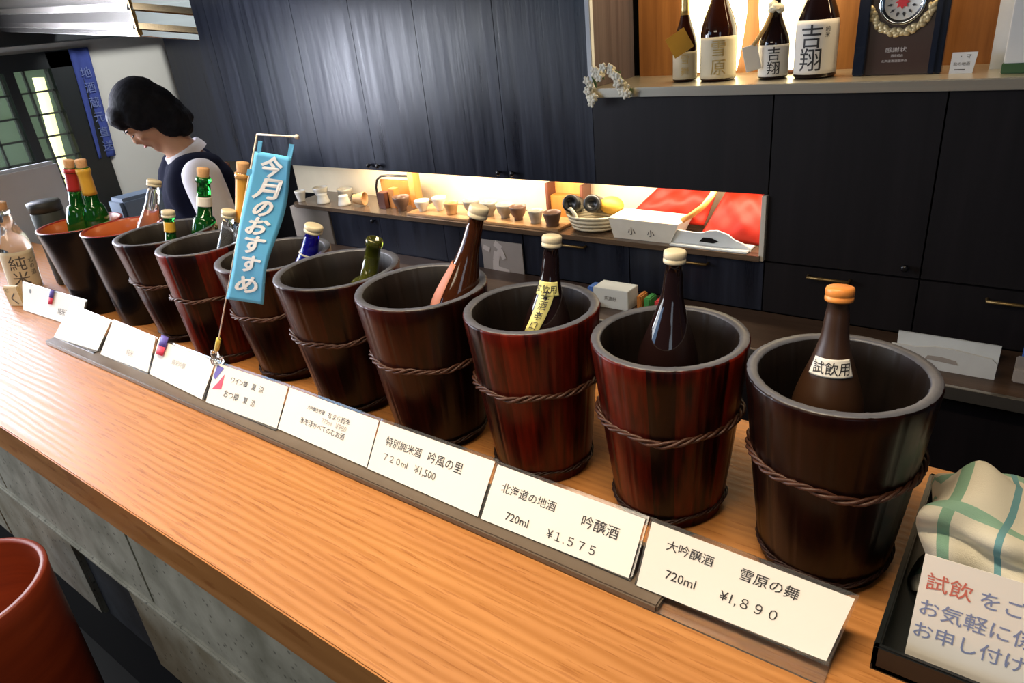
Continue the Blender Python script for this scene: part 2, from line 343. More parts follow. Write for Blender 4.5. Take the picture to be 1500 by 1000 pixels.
    def build(s, name, mats, parent=None, **k):
        me = bpy.data.meshes.new(name); me.from_pydata([tuple(p) for p in s.v], [], s.f)
        for m in (mats if isinstance(mats, (list, tuple)) else [mats]): me.materials.append(m)
        me.polygons.foreach_set('material_index', s.mi); me.polygons.foreach_set('use_smooth', s.sm); me.update()
        bm = bmesh.new(); bm.from_mesh(me); bmesh.ops.recalc_face_normals(bm, faces=bm.faces); bm.to_mesh(me); bm.free()
        o = bpy.data.objects.new(name, me); C.objects.link(o)
        if parent: o.parent = parent
        return tag(o, **k)
def tag(o, label=None, cat=None, group=None, kind=None):
    if label: o['label'] = label
    if cat: o['category'] = cat
    if group: o['group'] = group
    if kind: o['kind'] = kind
    return o
def thing(name, label, cat, loc=(0, 0, 0), rz=0, group=None, axis=None):
    o = bpy.data.objects.new(name, None); C.objects.link(o); o.location = loc; o.empty_display_size = .05
    if axis is not None:
        q = Vector((0, 0, 1)).rotation_difference(Vector(axis)); o.rotation_mode = 'QUATERNION'; o.rotation_quaternion = q
    else: o.rotation_euler = (0, 0, rz)
    return tag(o, label, cat, group)
def struct(name, mb, m): return mb.build(name, m, kind='structure')
def copy_tree(o, parent=None):
    c = o.copy(); C.objects.link(c)
    if parent: c.parent = parent
    for ch in list(o.children): copy_tree(ch, c)
    return c

def glyphs(txt, size, res=2, bold=.0045, spacing=1.0, line=None):
    """flat lettering as (verts, faces), origin at the left end of the base line"""
    cu = bpy.data.curves.new('lettering', 'FONT'); cu.body = txt; cu.size = size; cu.resolution_u = res; cu.offset = bold*size; cu.space_character = spacing
    if line: cu.space_line = line
    ob = bpy.data.objects.new('lettering', cu); C.objects.link(ob)
    dg = bpy.context.evaluated_depsgraph_get(); me = bpy.data.meshes.new_from_object(ob.evaluated_get(dg))
    vs = [v.co.copy() for v in me.vertices]; fs = [list(p.vertices) for p in me.polygons]
    C.objects.unlink(ob); bpy.data.objects.remove(ob); bpy.data.curves.remove(cu); bpy.data.meshes.remove(me)
    return vs, fs
def fit_glyphs(txt, x0, x1, yc, h=None, **k):
    """lettering scaled to span x0..x1, centred on yc"""
    vs, fs = glyphs(txt, 1, **k)
    if not vs: return [], []
    a = min(v.x for v in vs); b = max(v.x for v in vs); lo = min(v.y for v in vs); hi = max(v.y for v in vs)
    sx = (x1-x0)/(b-a); sy = sx if h is None else h/(hi-lo)
    return [Vector((x0+(v.x-a)*sx, yc+(v.y-(lo+hi)/2)*sy, 0)) for v in vs], fs
def vert_glyphs(txt, xc, ytop, step, size, bold=0, slant=0):
    V = []; F = []
    for i, ch in enumerate(txt):
        vs, fs = glyphs(ch, size); a = min(v.x for v in vs); b = max(v.x for v in vs); lo = min(v.y for v in vs); hi = max(v.y for v in vs)
        k = len(V); V += [Vector((xc+v.x-(a+b)/2+slant*(v.y-(lo+hi)/2), ytop-step*(i+.5)+v.y-(lo+hi)/2, 0)) for v in vs]; F += [[q+k for q in f] for f in fs]
    return V, F
def text_on(plane, parts, m, parent, name='lettering', lift=.0004):
    """plane = (origin, unit right, unit up); parts = [(verts, faces), ...]"""
    o, r, u = [Vector(p) for p in plane]; nrm = r.cross(u).normalized()
    for vs, fs in parts: MB().add([o+r*v.x+u*v.y+nrm*lift for v in vs], fs).build(name, m, parent)

# ------------------------------------------------------------------ the setting
struct('floor', MB().box(-4.2, 2.2, -3.2, 2.0, -1.03, -1.0), m_floor)
struct('ceiling', MB().box(-4.2, 2.2, -3.2, 2.0, 1.45, 1.5), m_ceil)
struct('wall_back', MB().box(-3.3, 2.2, 1.62, 1.70, -1.0, 1.45), m_cabin)
# end wall with its window opening
ew = MB(); ew.box(-3.02, -2.92, .90, 1.62, -1.0, 1.45); ew.box(-3.02, -2.92, -.3, .90, .60, 1.45); ew.box(-3.02, -2.92, -.3, .90, -1.0, -.30)
struct('wall_left', ew, m_endwall)
struct('trim_1', MB().box(-2.92, -2.80, -.3, 1.34, .655, .80, b=.004), m_frame)
wn = MB(); wn.box(-2.96, -2.905, -.3, .90, .555, .625); wn.box(-2.96, -2.905, .775, .900, -.35, .62); wn.box(-2.955, -2.91, .585, .625, -.3, .56); wn.box(-2.96, -2.905, -.3, .9, -.35, -.28)
for k in range(9):
    y = .10+.095*k
    if y < .77: wn.box(-2.945, -2.925, y-.004, y+.004, -.28, .56, 1)
for k in range(8): wn.box(-2.945, -2.925, -.3, .78, -.20+.095*k-.004, -.20+.095*k+.004, 1)
struct('window_1', wn, [m_frame, m_grid])
struct('window_2', MB().box(-2.952, -2.948, -.3, .78, -.28, .56), m_glass)
struct('wall_beyond_window', MB().box(-3.75, -3.70, -.9, 1.5, -1.0, 1.45), m_backdrop)

# counter
ct = thing('counter', 'long oak topped front counter carrying the row of wooden tubs', 'counter', (0, 0, -1.0))
def ctp(name, mb, m): 
    mb.v = [p-Vector((0, 0, -1.0)) for p in mb.v]; return mb.build(name, m, ct)
top = MB().box(-2.26, 1.6, -.401, .215, -.068, 0, b=.0018)
wo = top.build('counter_top', m_counter, ct); wo.location = (0, 0, 1.0)
us = MB(); ls = MB()
for i in range(6): us.box(-2.26+.6433*i+.0015, -2.26+.6433*(i+1)-.0015, -.382, .18, -.262, -.069, b=.003)
ctp('upper_stone_course', us, m_stone)
xs_ = [-2.26, -1.75, -1.2, -.70, -.47, .05, .6, 1.1, 1.6]
for i in range(8):
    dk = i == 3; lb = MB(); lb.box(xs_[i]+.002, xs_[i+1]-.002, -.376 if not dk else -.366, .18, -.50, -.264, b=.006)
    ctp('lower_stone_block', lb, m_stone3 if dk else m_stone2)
ctp('stone_ledge', MB().box(-2.26, 1.6, -.388, -.36, -.272, -.262, b=.003), m_stone)
ctp('kick_board', MB().box(-2.26, 1.6, -.30, .16, -1.0, -.50), m_cabin)

# ------------------------------------------------------------------ wooden tubs
BX = [.619, .431, .240, .051, -.151, -.360, -.554, -.748]
BY = [-.006, -.001, -.007, -.015, -.002, .023, .0, .027]
BD = [.1815, .182, .180, .194, .205, .209, .176, .208]
BH = [.228, .229, .236, .240, .236, .228, .236, .232]
BM = [2, 0, 0, 1, 1, 1, 0, 1]
BL = ['dark brown wooden tub at the right end of the row, holding the orange-capped bottle',
      'red-brown wooden tub next to the rightmost one, holding a dark bottle with white cap',
      'red-brown wooden tub holding the dark bottle that wears a yellow tag',
      'dark wooden tub whose brown bottle with cream cap leans far to the right',
      'dark wooden tub holding the open olive green bottle',
      'dark wooden tub behind the blue banner, holding the cobalt blue bottle',
      'reddish wooden tub left of the blue banner, holding the orange-foil bottle',
      'dark wooden tub beside the black lacquer tubs, holding a green and a yellow-foil bottle']
def make_tub(i):
    Rr = BD[i]/2; H = BH[i]; rb = .0655 if i < 3 else .069
    t = thing('wooden_tub', BL[i], 'tub', (BX[i], BY[i], 0), group='wooden stave tubs on the counter')
    N = 18; tk = .0125
    def mod(a, z):
        f = (a*N/(2*PI)) % 1; d = min(f, 1-f)*2*PI/N
        return 1-(.010 if d < .012 else 0)
    mb = MB(); rr = lambda z: rb+(Rr-rb)*(z/H)**.85
    prof = [(rb, 0)]+[(rr(H*k/10), H*k/10) for k in range(1, 10)]+[(rr(H-.003), H-.003), (Rr-.0015, H)]
    mis = [0]*(len(prof)-1)
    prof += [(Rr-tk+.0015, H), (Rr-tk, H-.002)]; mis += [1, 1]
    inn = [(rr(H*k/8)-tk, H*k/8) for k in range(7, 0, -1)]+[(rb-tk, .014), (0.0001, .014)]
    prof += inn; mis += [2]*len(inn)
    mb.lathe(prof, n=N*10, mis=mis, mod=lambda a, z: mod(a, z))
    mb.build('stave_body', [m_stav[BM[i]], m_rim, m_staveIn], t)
    # twisted rope hoops
    for nm, z, r in (('rope_hoop', H*.60, .0028), ('bottom_hoop', .016, .0017)):
        h = MB(); rad = rr(z)+r*.9
        for ph in range(3):
            pts = []
            for k in range(180):
                a = 2*PI*k/180; tw = a*11+ph*2*PI/3+.5*math.sin(a*3+i)
                q = rad+r*.85*math.cos(tw)+.0012*math.sin(a*5+i); pts.append((q*math.cos(a), q*math.sin(a), z+r*.85*math.sin(tw)+.0030*math.sin(a*2+i*1.7)+.0014*math.sin(a*7+i)+.0012*(ph-1)*math.sin(a*4+ph)))
            h.tube(pts, r*.72, n=6, closed=True)
        h.build(nm, m_rope if nm == 'rope_hoop' else m_ropedark, t)
    return t
for i in range(8): make_tub(i)
def lacquer_tub(x, y, label, R=.102, H=.23):
    t = thing('lacquer_tub', label, 'tub', (x, y, 0), group='black lacquer tubs at the far end')
    rb = .068; mb = MB(); rr = lambda z: rb+(R-rb)*z/H
    prof = [(rb-.004, 0), (rb, .004)]+[(rr(H*k/8), H*k/8) for k in range(1, 8)]+[(R, H-.004), (R, H-.001), (R-.002, H), (R-.006, H), (R-.008, H-.003)]
    mis = [0]*(len(prof)-5)+[0, 1, 1, 1]
    inn = [(rr(H*k/8)-.008, H*k/8) for k in range(7, 0, -1)]+[(rb-.008, .012), (.0001, .012)]
    prof += inn; mis += [2]*len(inn)
    mb.lathe(prof, n=72, mis=mis); mb.build('tub_body', [m_black, m_redrim, m_redlac], t)
    return t
lacquer_tub(-1.137, .014, 'black lacquer tub with red rim holding the two green bottles', .096, .220)
lacquer_tub(-.949, .029, 'black lacquer tub with orange inside holding the leaning clear bottle', .0885, .225)

# ------------------------------------------------------------------ bottles
def interp(prof, z):
    for (r0, z0), (r1, z1) in zip(prof, prof[1:]):
        if z0 <= z <= z1 and z1 > z0: return r0+(r1-r0)*(z-z0)/(z1-z0)
    return prof[-1][0]
def bprof(L, R, rn, kind):
    if kind in ('sake', 'shelf'):   # long smooth shoulder into a slim neck
        hb, hs = (L*.55, L*.87) if kind == 'sake' else (L*.32, L*.64)
        pts = [(R*.9, 0), (R, .006), (R, hb)]
        for k in range(1, 13):
            u = k/12; s = u*u*(3-2*u)*.75+u*.25; pts.append((R+(rn*1.25-R)*s, hb+(hs-hb)*u))
        pts += [(rn*1.15, L*.92), (rn, L-.012), (rn*1.12, L-.010), (rn*1.12, L-.003), (rn, L)]
    else:                # wine: short round shoulder, straight neck
        hb, hs = L*.60, L*.74
        pts = [(R*.9, 0), (R, .006), (R, hb)]
        for k in range(1, 11):
            u = k/10; a = u*PI/2; pts.append((rn*1.2+(R-rn*1.2)*math.cos(a)**.9 if k < 10 else rn*1.2, hb+(hs-hb)*math.sin(a)**1.2))
        pts += [(rn*1.05, L*.88), (rn, L-.014), (rn*1.18, L-.012), (rn*1.18, L-.004), (rn, L)]
    return pts
def shell(prof, z0, z1, a0, a1, off, n=24, skew=0):
    """curved sheet hugging the bottle, with a real thickness"""
    vs = []; fs = []; nz = 10
    for layer in (off, off+.0004):
        for j in range(nz+1):
            z = z0+(z1-z0)*j/nz
            for k in range(n+1):
                a = a0+(a1-a0)*k/n; r = interp(prof, z)+layer; vs.append((r*math.cos(a), r*math.sin(a), z))
    W = n+1; S = W*(nz+1)
    for j in range(nz):
        for k in range(n):
            q = [j*W+k, j*W+k+1, (j+1)*W+k+1, (j+1)*W+k]; fs.append([i+S for i in q]); fs.append(q[::-1])
    rim = [k for k in range(W)]+[j*W+n for j in range(1, nz+1)]+[nz*W+k for k in range(n-1, -1, -1)]+[j*W for j in range(nz-1, 0, -1)]
    for a, b in zip(rim, rim[1:]+rim[:1]): fs.append([a, b, b+S, a+S])
    return MB().add(vs, fs, 0, True)
def wrap_text(prof, parts, ac, zc, off, m, parent):
    for vs, fs in parts:
        bm = bmesh.new(); bv = [bm.verts.new(v) for v in vs]
        for f in fs:
            try: bm.faces.new([bv[i] for i in f])
            except ValueError: pass
        for _ in range(4):
            lg = [e for e in bm.edges if abs(e.verts[0].co.x-e.verts[1].co.x) > .006]
            if not lg: break
            bmesh.ops.subdivide_edges(bm, edges=lg, cuts=1); bmesh.ops.triangulate(bm, faces=bm.faces[:])
        for v in bm.verts:
            z = zc+v.co.y; r = interp(prof, z)+off; a = ac+v.co.x/r; v.co = (r*math.cos(a), r*math.sin(a), z)
        MB().bm(bm).build('lettering', m, parent)
def facing(base, axis):
    """angle about the bottle's own axis that looks to the camera side of the shop"""
    q = Vector((0, 0, 1)).rotation_difference(Vector(axis)); d = q.inverted() @ (CAMP-Vector(base)); return math.atan2(d.y, d.x)
def bottle(label, base, top, R, rn, glass, cap=None, kind='sake', cork=False, foil=None, foil_h=.06, group='bottles standing in the tubs', caph=.0145, name='sake_bottle', opening=False):
    if not cork and not opening: rn *= .80
    base = Vector(base); top = Vector(top); ax = (top-base); T = ax.length; ax.normalize()
    L = T-(.018 if cork else (.006 if cap else 0))
    b = thing(name, label, 'bottle', base, group=group, axis=ax); pr = bprof(L, R, rn, kind); ang = facing(base, ax)
    gm = MB(); p2 = list(pr)
    if opening: p2 += [(rn*.72, L), (rn*.70, L-.03), (.0001, L-.032)]
    gm.lathe(p2, n=40); gm.build('glass_body', glass, b)
    if cap and not cork:
        r = rn*1.38; c = MB(); z = T-caph
        c.lathe([(r*.97, z), (r, z+.0015), (r, z+caph*.30), (r*.965, z+caph*.34), (r*.965, z+caph*.42), (r, z+caph*.46), (r, T-.003), (r*.94, T-.0006), (r*.85, T), (.0001, T)], n=40,
                mod=lambda a, zz: 1); c.build('cap', cap, b)
    if cork:
        c = MB(); c.lathe([(rn*.80, L-.004), (rn*.86, L), (rn*.95, T-.002), (rn*.88, T), (.0001, T)], n=24); c.build('cork_stopper', cap or m_cork, b)
    if foil:
        f = MB(); pts = [(interp(pr, L-foil_h+foil_h*k/8*.97)+.0009, L-foil_h+foil_h*k/8*.97) for k in range(9)]
        f.lathe(pts, n=32); f.build('neck_foil', foil, b)
    return b, pr, L, ang
def neck_band(b, pr, z0, z1, m, off=.0008, a0=-PI, a1=PI, name='neck_label'):
    return shell(pr, z0, z1, a0, a1, off, n=32).build(name, m, b)

# right to left along the row
b, pr, L, an = bottle('frosted brown bottle with an orange cap in the rightmost tub', (.608, -.004, .0145), (.603, .030, .303), .036, .0125, m_frost, m_orangecap)
zl = .210
lb = neck_band(b, pr, zl-.009, zl+.009, m_paper, a0=an-.95, a1=an+.95, name='paper_label'); wrap_text(pr, [fit_glyphs('試飲用', -.019, .019, 0)], an, zl, .0018, m_ink, lb)
b, pr, L, an = bottle('near black bottle with a white cap in the second tub from the right', (.412, .010, .0145), (.425, .030, .321), .037, .0118, m_black_glass, m_cap)
neck_band(b, pr, .040, .110, m_beigelab, a0=an-1.0, a1=an+.4, name='paper_label')
b, pr, L, an = bottle('near black bottle with a white cap wearing a yellow hand-lettered tag', (.234, -.004, .0145), (.253, .035, .320), .036, .0118, m_black_glass, m_cap)
zl = .240
lb = neck_band(b, pr, zl-.008, zl+.010, m_tagyel, a0=an-1.1, a1=an+.75, name='paper_label'); wrap_text(pr, [fit_glyphs('試飲用', -.020, .010, .001)], an, zl, .0018, m_ink, lb)
# hanging strip of the tag
tg = MB(); 
vs = []; nn = 8
zt_, aT = zl+.004, an-.10
for k in range(nn+1):
    u = k/nn; z = zt_-.062*u; r = interp(pr, z)+.0022; ac = aT-.62*u
    for sgn in (-1, 1): a = ac+sgn*.0105/r; vs.append((r*math.cos(a), r*math.sin(a), z))
for k in range(nn+1):
    u = k/nn; z = zt_-.062*u; r = interp(pr, z)+.0017; ac = aT-.62*u
    for sgn in (-1, 1): a = ac+sgn*.0105/r; vs.append((r*math.cos(a), r*math.sin(a), z))
S = 2*(nn+1); fs = []
for k in range(nn): fs += [[2*k, 2*k+1, 2*k+3, 2*k+2], [S+2*k+2, S+2*k+3, S+2*k+1, S+2*k], [2*k, 2*k+2, S+2*k+2, S+2*k], [2*k+1, S+2*k+1, S+2*k+3, 2*k+3]]
fs += [[0, S, S+1, 1], [2*nn, 2*nn+1, S+2*nn+1, S+2*nn]]
tg.add(vs, fs, 0, True); ts = tg.build('hanging_tag', m_tagyel, b)
tv, tf = vert_glyphs('生酒辛口', 0, 0, .0135, .0125)
mb = MB(); out = []
for v in tv:
    u = min(1, max(0, -(v.y-.003)/.062)); z = zt_-.062*u; r = interp(pr, z)+.0028; a = aT-.62*u+v.x/r; out.append((r*math.cos(a), r*math.sin(a), z))
mb.add(out, tf); mb.build('lettering', m_ink, ts)
neck_band(b, pr, .055, .105, m_tagyel, a0=an-.9, a1=an+.5, name='body_label')
b, pr, L, an = bottle('brown bottle with a cream cap and pink label leaning against its tub', (.036, -.030, .0145), (.133, .040, .348), .0365, .0128, m_amber2, m_cap, caph=.016)
neck_band(b, pr, .195, .268, m_pink, a0=an-1.7, a1=an-.75, name='shoulder_label')
b, pr, L, an = bottle('open olive green bottle with no cap leaning in its tub', (-.172, -.008, .0145), (-.082, .030, .283), .034, .0118, m_olive, None, kind='wine', opening=True)
neck_band(b, pr, .12, .175, m_beigelab, a0=an-.9, a1=an+.9, name='paper_label')
b, pr, L, an = bottle('cobalt blue bottle with a cream cap behind the blue banner', (-.374, .010, .0145), (-.284, .070, .275), .034, .0150, m_blue, m_cap, kind='sake')
neck_band(b, pr, .225, .228, m_palegrey, a0=-PI, a1=PI, name='neck_ring')
b, pr, L, an = bottle('clear glass bottle with a cream cap just left of the blue banner', (-.573, -.022, .0145), (-.497, .040, .294), .026, .0125, m_clear, m_cap)
neck_band(b, pr, .08, .16, m_paper, a0=an-.8, a1=an+.8, name='paper_label')
b, pr, L, an = bottle('tall bottle with orange neck foil and a cork beside the banner', (-.544, .026, .0145), (-.478, .083, .376), .026, .0128, m_clear, m_cork, kind='wine', cork=True, foil=m_orfoil, foil_h=.095)
b, pr, L, an = bottle('green wine bottle with a pale neck band and cork stopper', (-.730, .052, .0145), (-.682, .115, .350), .028, .0135, m_green, m_cork, kind='wine', cork=True)
neck_band(b, pr, L-.062, L-.042, m_paper)
b, pr, L, an = bottle('small dark green bottle with yellow neck band and cream cap', (-.762, .002, .0145), (-.733, .040, .275), .026, .0125, m_green, m_cap, kind='wine')
neck_band(b, pr, L-.040, L-.018, m_yelfoil)
b, pr, L, an = bottle('clear bottle with cream cap leaning in the orange-lined lacquer tub', (-.957, .012, .013), (-.902, .113, .314), .034, .0145, m_clear, m_cap)
b, pr, L, an = bottle('green bottle with red neck foil in the red-rimmed lacquer tub', (-1.160, -.008, .013), (-1.113, .030, .370), .029, .0125, m_green, m_cork, kind='wine', cork=True, foil=m_redfoil, foil_h=.055)
b, pr, L, an = bottle('green bottle with yellow neck foil in the red-rimmed lacquer tub', (-1.118, .036, .013), (-1.089, .046, .368), .029, .0135, m_green, m_cork, kind='wine', cork=True, foil=m_yelfoil, foil_h=.065)
# bottle and jar standing at the far end
b, pr, L, an = bottle('clear bottle with beige label standing on the counter at the far left', (-1.55, -.03, 0), (-1.515, -.02, .253), .042, .0145, m_clear, m_cork, cork=True, group='items at the far end of the counter')
lb = neck_band(b, pr, .010, .125, m_beigelab, a0=an-1.2, a1=an+1.2, name='paper_label'); wrap_text(pr, [vert_glyphs('純米', -.005, .045, .045, .045), vert_glyphs('北の酒', .030, .035, .018, .016)], an, .07, .0015, m_inkg, lb)
j = thing('storage_jar', 'dark grey-green cylindrical jar behind the far left bottle', 'jar', (-1.485, .07, 0))
MB().lathe([(.038, 0), (.041, .004), (.041, .205), (.039, .208), (.0001, .208)], n=40).build('jar_body', mat('grey_green_tin', (.04, .05, .045), .5), j)
MB().lathe([(.0425, .208), (.0425, .232), (.040, .235), (.0001, .235)], n=40).build('jar_lid', mat('dark_tin_lid', (.03, .035, .034), .45), j)

# ------------------------------------------------------------------ price signs
tag(MB().box(-1.02, .505, -.1885, -.105, .0002, .0105, b=.002).build('sign_rail', m_rail), 'long smoky acrylic rail under the row of price cards', 'rail')
CARDS = [  # bl, br, tl, tr corners (width along the counter, leaning back)
 ((.474, -.174), (.667, -.169), (.474, -.135, .071), (.677, -.124, .056)),
 ((.256, -.173), (.462, -.169), (.256, -.128, .067), (.462, -.127, .064)),
 ((.042, -.169), (.250, -.172), (.042, -.129, .070), (.250, -.126, .068)),
 ((-.175, -.165), (.039, -.168), (-.175, -.125, .069), (.039, -.129, .070)),
 ((-.376, -.172), (-.178, -.165), (-.376, -.132, .072), (-.178, -.126, .070)),
 ((-.593, -.162), (-.392, -.170), (-.593, -.124, .071), (-.392, -.125, .068)),
 ((-.797, -.164), (-.603, -.160), (-.797, -.117, .071), (-.603, -.125, .071)),
 ((-1.015, -.170), (-.824, -.158), (-1.015, -.113, .070), (-.824, -.112, .062)),
 ((-1.347, -.116), (-1.043, -.104), (-1.347, -.093, .070), (-1.043, -.070, .058))]
SL = ['white price card at the right end reading 大吟醸酒 and ¥1,890', 'white price card reading 北海道の地酒 and ¥1,575', 'white price card reading 特別純米酒 and ¥1,500',
      'white price card with two lines of small print, left of the 特別純米酒 card', 'white price card with a violet and red mark printed in its corner',
      'white price card with a small violet and red flag stuck on its corner', 'white price card with very faint print, left of the flagged card',
      'blank looking white price card at the left end of the rail', 'wide white card standing apart, set back beyond the left end of the rail']
TXT = {
 0: [('大吟醸酒', .108, .36, .245, m_ink), ('雪原の舞', .498, .782, .25, m_ink), ('720ml', .142, .309, .67, m_ink), ('¥1,８９０', .439, .727, .67, m_ink)],
 1: [('北海道の地酒', .078, .467, .345, m_ink), ('吟醸酒', .648, .88, .392, m_ink), ('720ml', .164, .327, .785, m_ink), ('¥１.５７５', .459, .776, .80, m_ink)],
 2: [('特別純米酒', .103, .43, .327, m_ink), ('吟風の里', .492, .786, .327, m_ink), ('７２０ml', .12, .345, .64, m_inkg), ('¥1,500', .41, .598, .65, m_inkg)],
 3: [('大吟醸生貯蔵', .26, .46, .27, m_ink), ('なまら超辛', .50, .735, .27, m_ink), ('氷を浮かべてのむお酒', .22, .72, .60, m_ink), ('720ml', .45, .56, .43, m_inkf), ('¥980', .60, .72, .43, m_inkf)],
 4: [('ワイン樽', .27, .50, .27, m_ink), ('夏', .56, .62, .27, m_ink), ('涼', .66, .72, .27, m_ink), ('おつ樽', .22, .43, .64, m_ink), ('夏', .50, .56, .64, m_ink), ('涼', .60, .66, .64, m_ink)],
 5: [('純米吟醸', .34, .58, .42, m_inkf)],
 6: [('純米', .5, .65, .66, m_inkf)],
 8: [('純米酒', .62, .80, .62, m_inkg), ('・', .12, .16, .22, m_inkg)]}
for i, (bl, br, tl, tr) in enumerate(CARDS):
    zb = .0125 if i < 8 else .002
    bl = Vector((bl[0], bl[1], zb)); br = Vector((br[0], br[1], zb)); tl = Vector(tl); tr = Vector(tr)
    t = thing('price_sign', SL[i], 'price sign', bl, group='price cards along the counter')
    ux = (br-bl).normalized(); uz = ((tl-bl)-ux*(tl-bl).dot(ux)).normalized(); nr = ux.cross(uz)
    loc = lambda p: p-bl
    a = MB(); W = (br-bl).length; H = (tl-bl).length
    ex = .004
    a.quadslab([loc(bl)-ux*.003-nr*.0022, loc(br)+ux*.003-nr*.0022, loc(tr)+ux*.003+uz*ex-nr*.0022, loc(tl)-ux*.003+uz*ex-nr*.0022], .002)
    # back foot and front lip of the holder
    if i < 8: a.box(-.003, W+.003, .002, .058, -.0020, 0)
    if i == 0:
        a.box(-.003, W+.003, -.014, .05, -.0122, -.0100)
    a.build('acrylic_holder', m_acryl, t)
    cm_ = MB(); nu_, nv_ = 20, 8; vs = []; fs = []
    for layer in (0, .0006):
        for b_ in range(nv_+1):
            for a_ in range(nu_+1):
                u, v = a_/nu_, b_/nv_; vs.append(loc((bl*(1-u)+br*u)*(1-v)+(tl*(1-u)+tr*u)*v)-nr*layer)
    W_ = nu_+1; S_ = W_*(nv_+1)
    for b_ in range(nv_):
        for a_ in range(nu_): q_ = [b_*W_+a_, b_*W_+a_+1, (b_+1)*W_+a_+1, (b_+1)*W_+a_]; fs += [q_, [k+S_ for k in q_[::-1]]]
    rim = [k for k in range(W_)]+[b_*W_+nu_ for b_ in range(1, nv_+1)]+[nv_*W_+k for k in range(nu_-1, -1, -1)]+[b_*W_ for b_ in range(nv_-1, 0, -1)]
    for a_, b_ in zip(rim, rim[1:]+rim[:1]): fs.append([b_, a_, a_+S_, b_+S_])
    c = cm_.add(vs, fs).build('paper_card', m_paper, t)
    if i in TXT:
        Hh = H; bym = {}
        for s, u0_, u1_, v_, m in TXT[i]:
            g, f = fit_glyphs(s, 0, 1, 0)
            hh = (u1_-u0_)*W; lo = min(q.y for q in g); hi = max(q.y for q in g)
            out = []
            for q in g:
                u = u0_+(u1_-u0_)*q.x; v = 1-v_+q.y*hh/Hh
                p = (bl*(1-u)+br*u)*(1-v)+(tl*(1-u)+tr*u)*v; out.append(loc(p)+nr*.0004)
            MB().add(out, f).build('lettering', m, c)
    if i == 4:
        mk = MB(); P = lambda u, v: loc((bl*(1-u)+br*u)*(1-v)+(tl*(1-u)+tr*u)*v)+nr*.0004
        mk.add([P(.03, .96), P(.13, .93), P(.05, .60), P(.01, .66)], [[0, 1, 2, 3]], 0); mk.add([P(.16, .80), P(.17, .42), P(.04, .36), P(.10, .56)], [[0, 1, 2, 3]], 1)
        mk.build('printed_mark', [m_flagblue, m_flagred], c)
    if i in (5, 8):
        fx = Vector((.012, 0, H)) if i == 5 else None
        P = (lambda u, v: loc((bl*(1-u)+br*u)*(1-v)+(tl*(1-u)+tr*u)*v))
        fl = MB(); W5 = .030 if i == 5 else .014; u0_ = .03 if i == 5 else .46; v0_ = .62 if i == 5 else .55; hF = .55
        n = 6
        for half, (va, vb) in enumerate(((v0_, v0_+hF*.45), (v0_+hF*.45, v0_+hF))):
            vs = []
            for layer in (.0012, .0018):
                for k in range(n+1):
                    u = u0_+W5/.2*k/n; bend = .004*math.sin(PI*k/n)+.002*k/n
                    for v in (va, vb): vs.append(P(u+.03*(v-v0_), v)+nr*(layer+bend))
            S = 2*(n+1); fs = []
            for k in range(n): fs += [[2*k, 2*k+2, 2*k+3, 2*k+1], [S+2*k, S+2*k+1, S+2*k+3, S+2*k+2], [2*k, S+2*k, S+2*k+2, 2*k+2], [2*k+1, 2*k+3, S+2*k+3, S+2*k+1]]
            fs += [[0, 1, S+1, S], [2*n, S+2*n, S+2*n+1, 2*n+1]]
            fl.add(vs, fs, 1 if half == 0 else 0, True)
        fl.build('small_flag', [m_flagblue, m_flagred], t)
# wooden tag at the very end
wt = thing('wooden_price_tag', 'small cream wooden tag standing left of the wide white card', 'price tag', (-1.432, -.118, 0), rz=.35)
MB().box(0, .052, 0, .012, 0, .056, b=.002).build('tag_block', mat('pale_wood_block', (.72, .58, .34), .6, scale=(60, 60, 8)), wt)
text_on(((0, -.0003, 0), (1, 0, 0), (0, 0, 1)), [fit_glyphs('七', .006, .018, .046), fit_glyphs('く', .018, .038, .022)], m_inkg, wt)

# ------------------------------------------------------------------ blue banner on its clip stand
bn = thing('mini_banner', 'sky blue vertical banner with white brush lettering clipped to a price card', 'banner', (-.376, -.130, .072))
B0 = Vector((-.376, -.130, .072)); PT = Vector((-.086, -.130, .472)); PB = Vector((-.372, -.130, .090))
cl = MB(); cl.box(-.008, .010, -.009, .009, -.004, .012, b=.003); cl.lathe([(.006, .010), (.007, .018), (.005, .024), (.0001, .024)], n=16)
cl.build('clip_base', m_clear, bn)
ax = (PT-PB).normalized()
MB().tube([PB-B0+ax*.012, PB-B0+ax*.042], .0042, n=12).build('yellow_sleeve', m_yelpl, bn)
MB().tube([PB-B0, PT-B0], .0012, n=8).build('pole', m_wirew, bn)
CB = Vector((-.004, -.130, .470))
cr = MB().tube([PT-B0, CB-B0], .0013, n=8); cr.ell(CB-B0, (.0032, .0032, .0032)); cr.build('cross_bar', m_wirew, bn)
# cloth: left edge by the pole, right edge falling from the bar's tip
TL = PT.lerp(PB, .028)+Vector((.004, 0, 0)); TR = Vector((-.006, -.13, .457)); BLc = Vector((-.279, -.13, .2105)); BRc = Vector((-.183, -.13, .2145))
def bpt(u, v):   # v 0 bottom, 1 top
    p = (BLc*(1-u)+BRc*u)*(1-v)+(TL*(1-u)+TR*u)*v
    return p+Vector((0, .0035*math.sin(v*9+u*2)*(.4+u)-.0025, 0))-B0
nu, nv = 10, 40; vs = []; fs = []
for layer in (0, .0006):
    for j_ in range(nv+1):
        for i_ in range(nu+1): vs.append(bpt(i_/nu, j_/nv*.955)+Vector((0, layer, 0)))
W = nu+1; S = W*(nv+1)
for j_ in range(nv):
    for i_ in range(nu): q = [j_*W+i_, j_*W+i_+1, (j_+1)*W+i_+1, (j_+1)*W+i_]; fs += [q, [k+S for k in q[::-1]]]
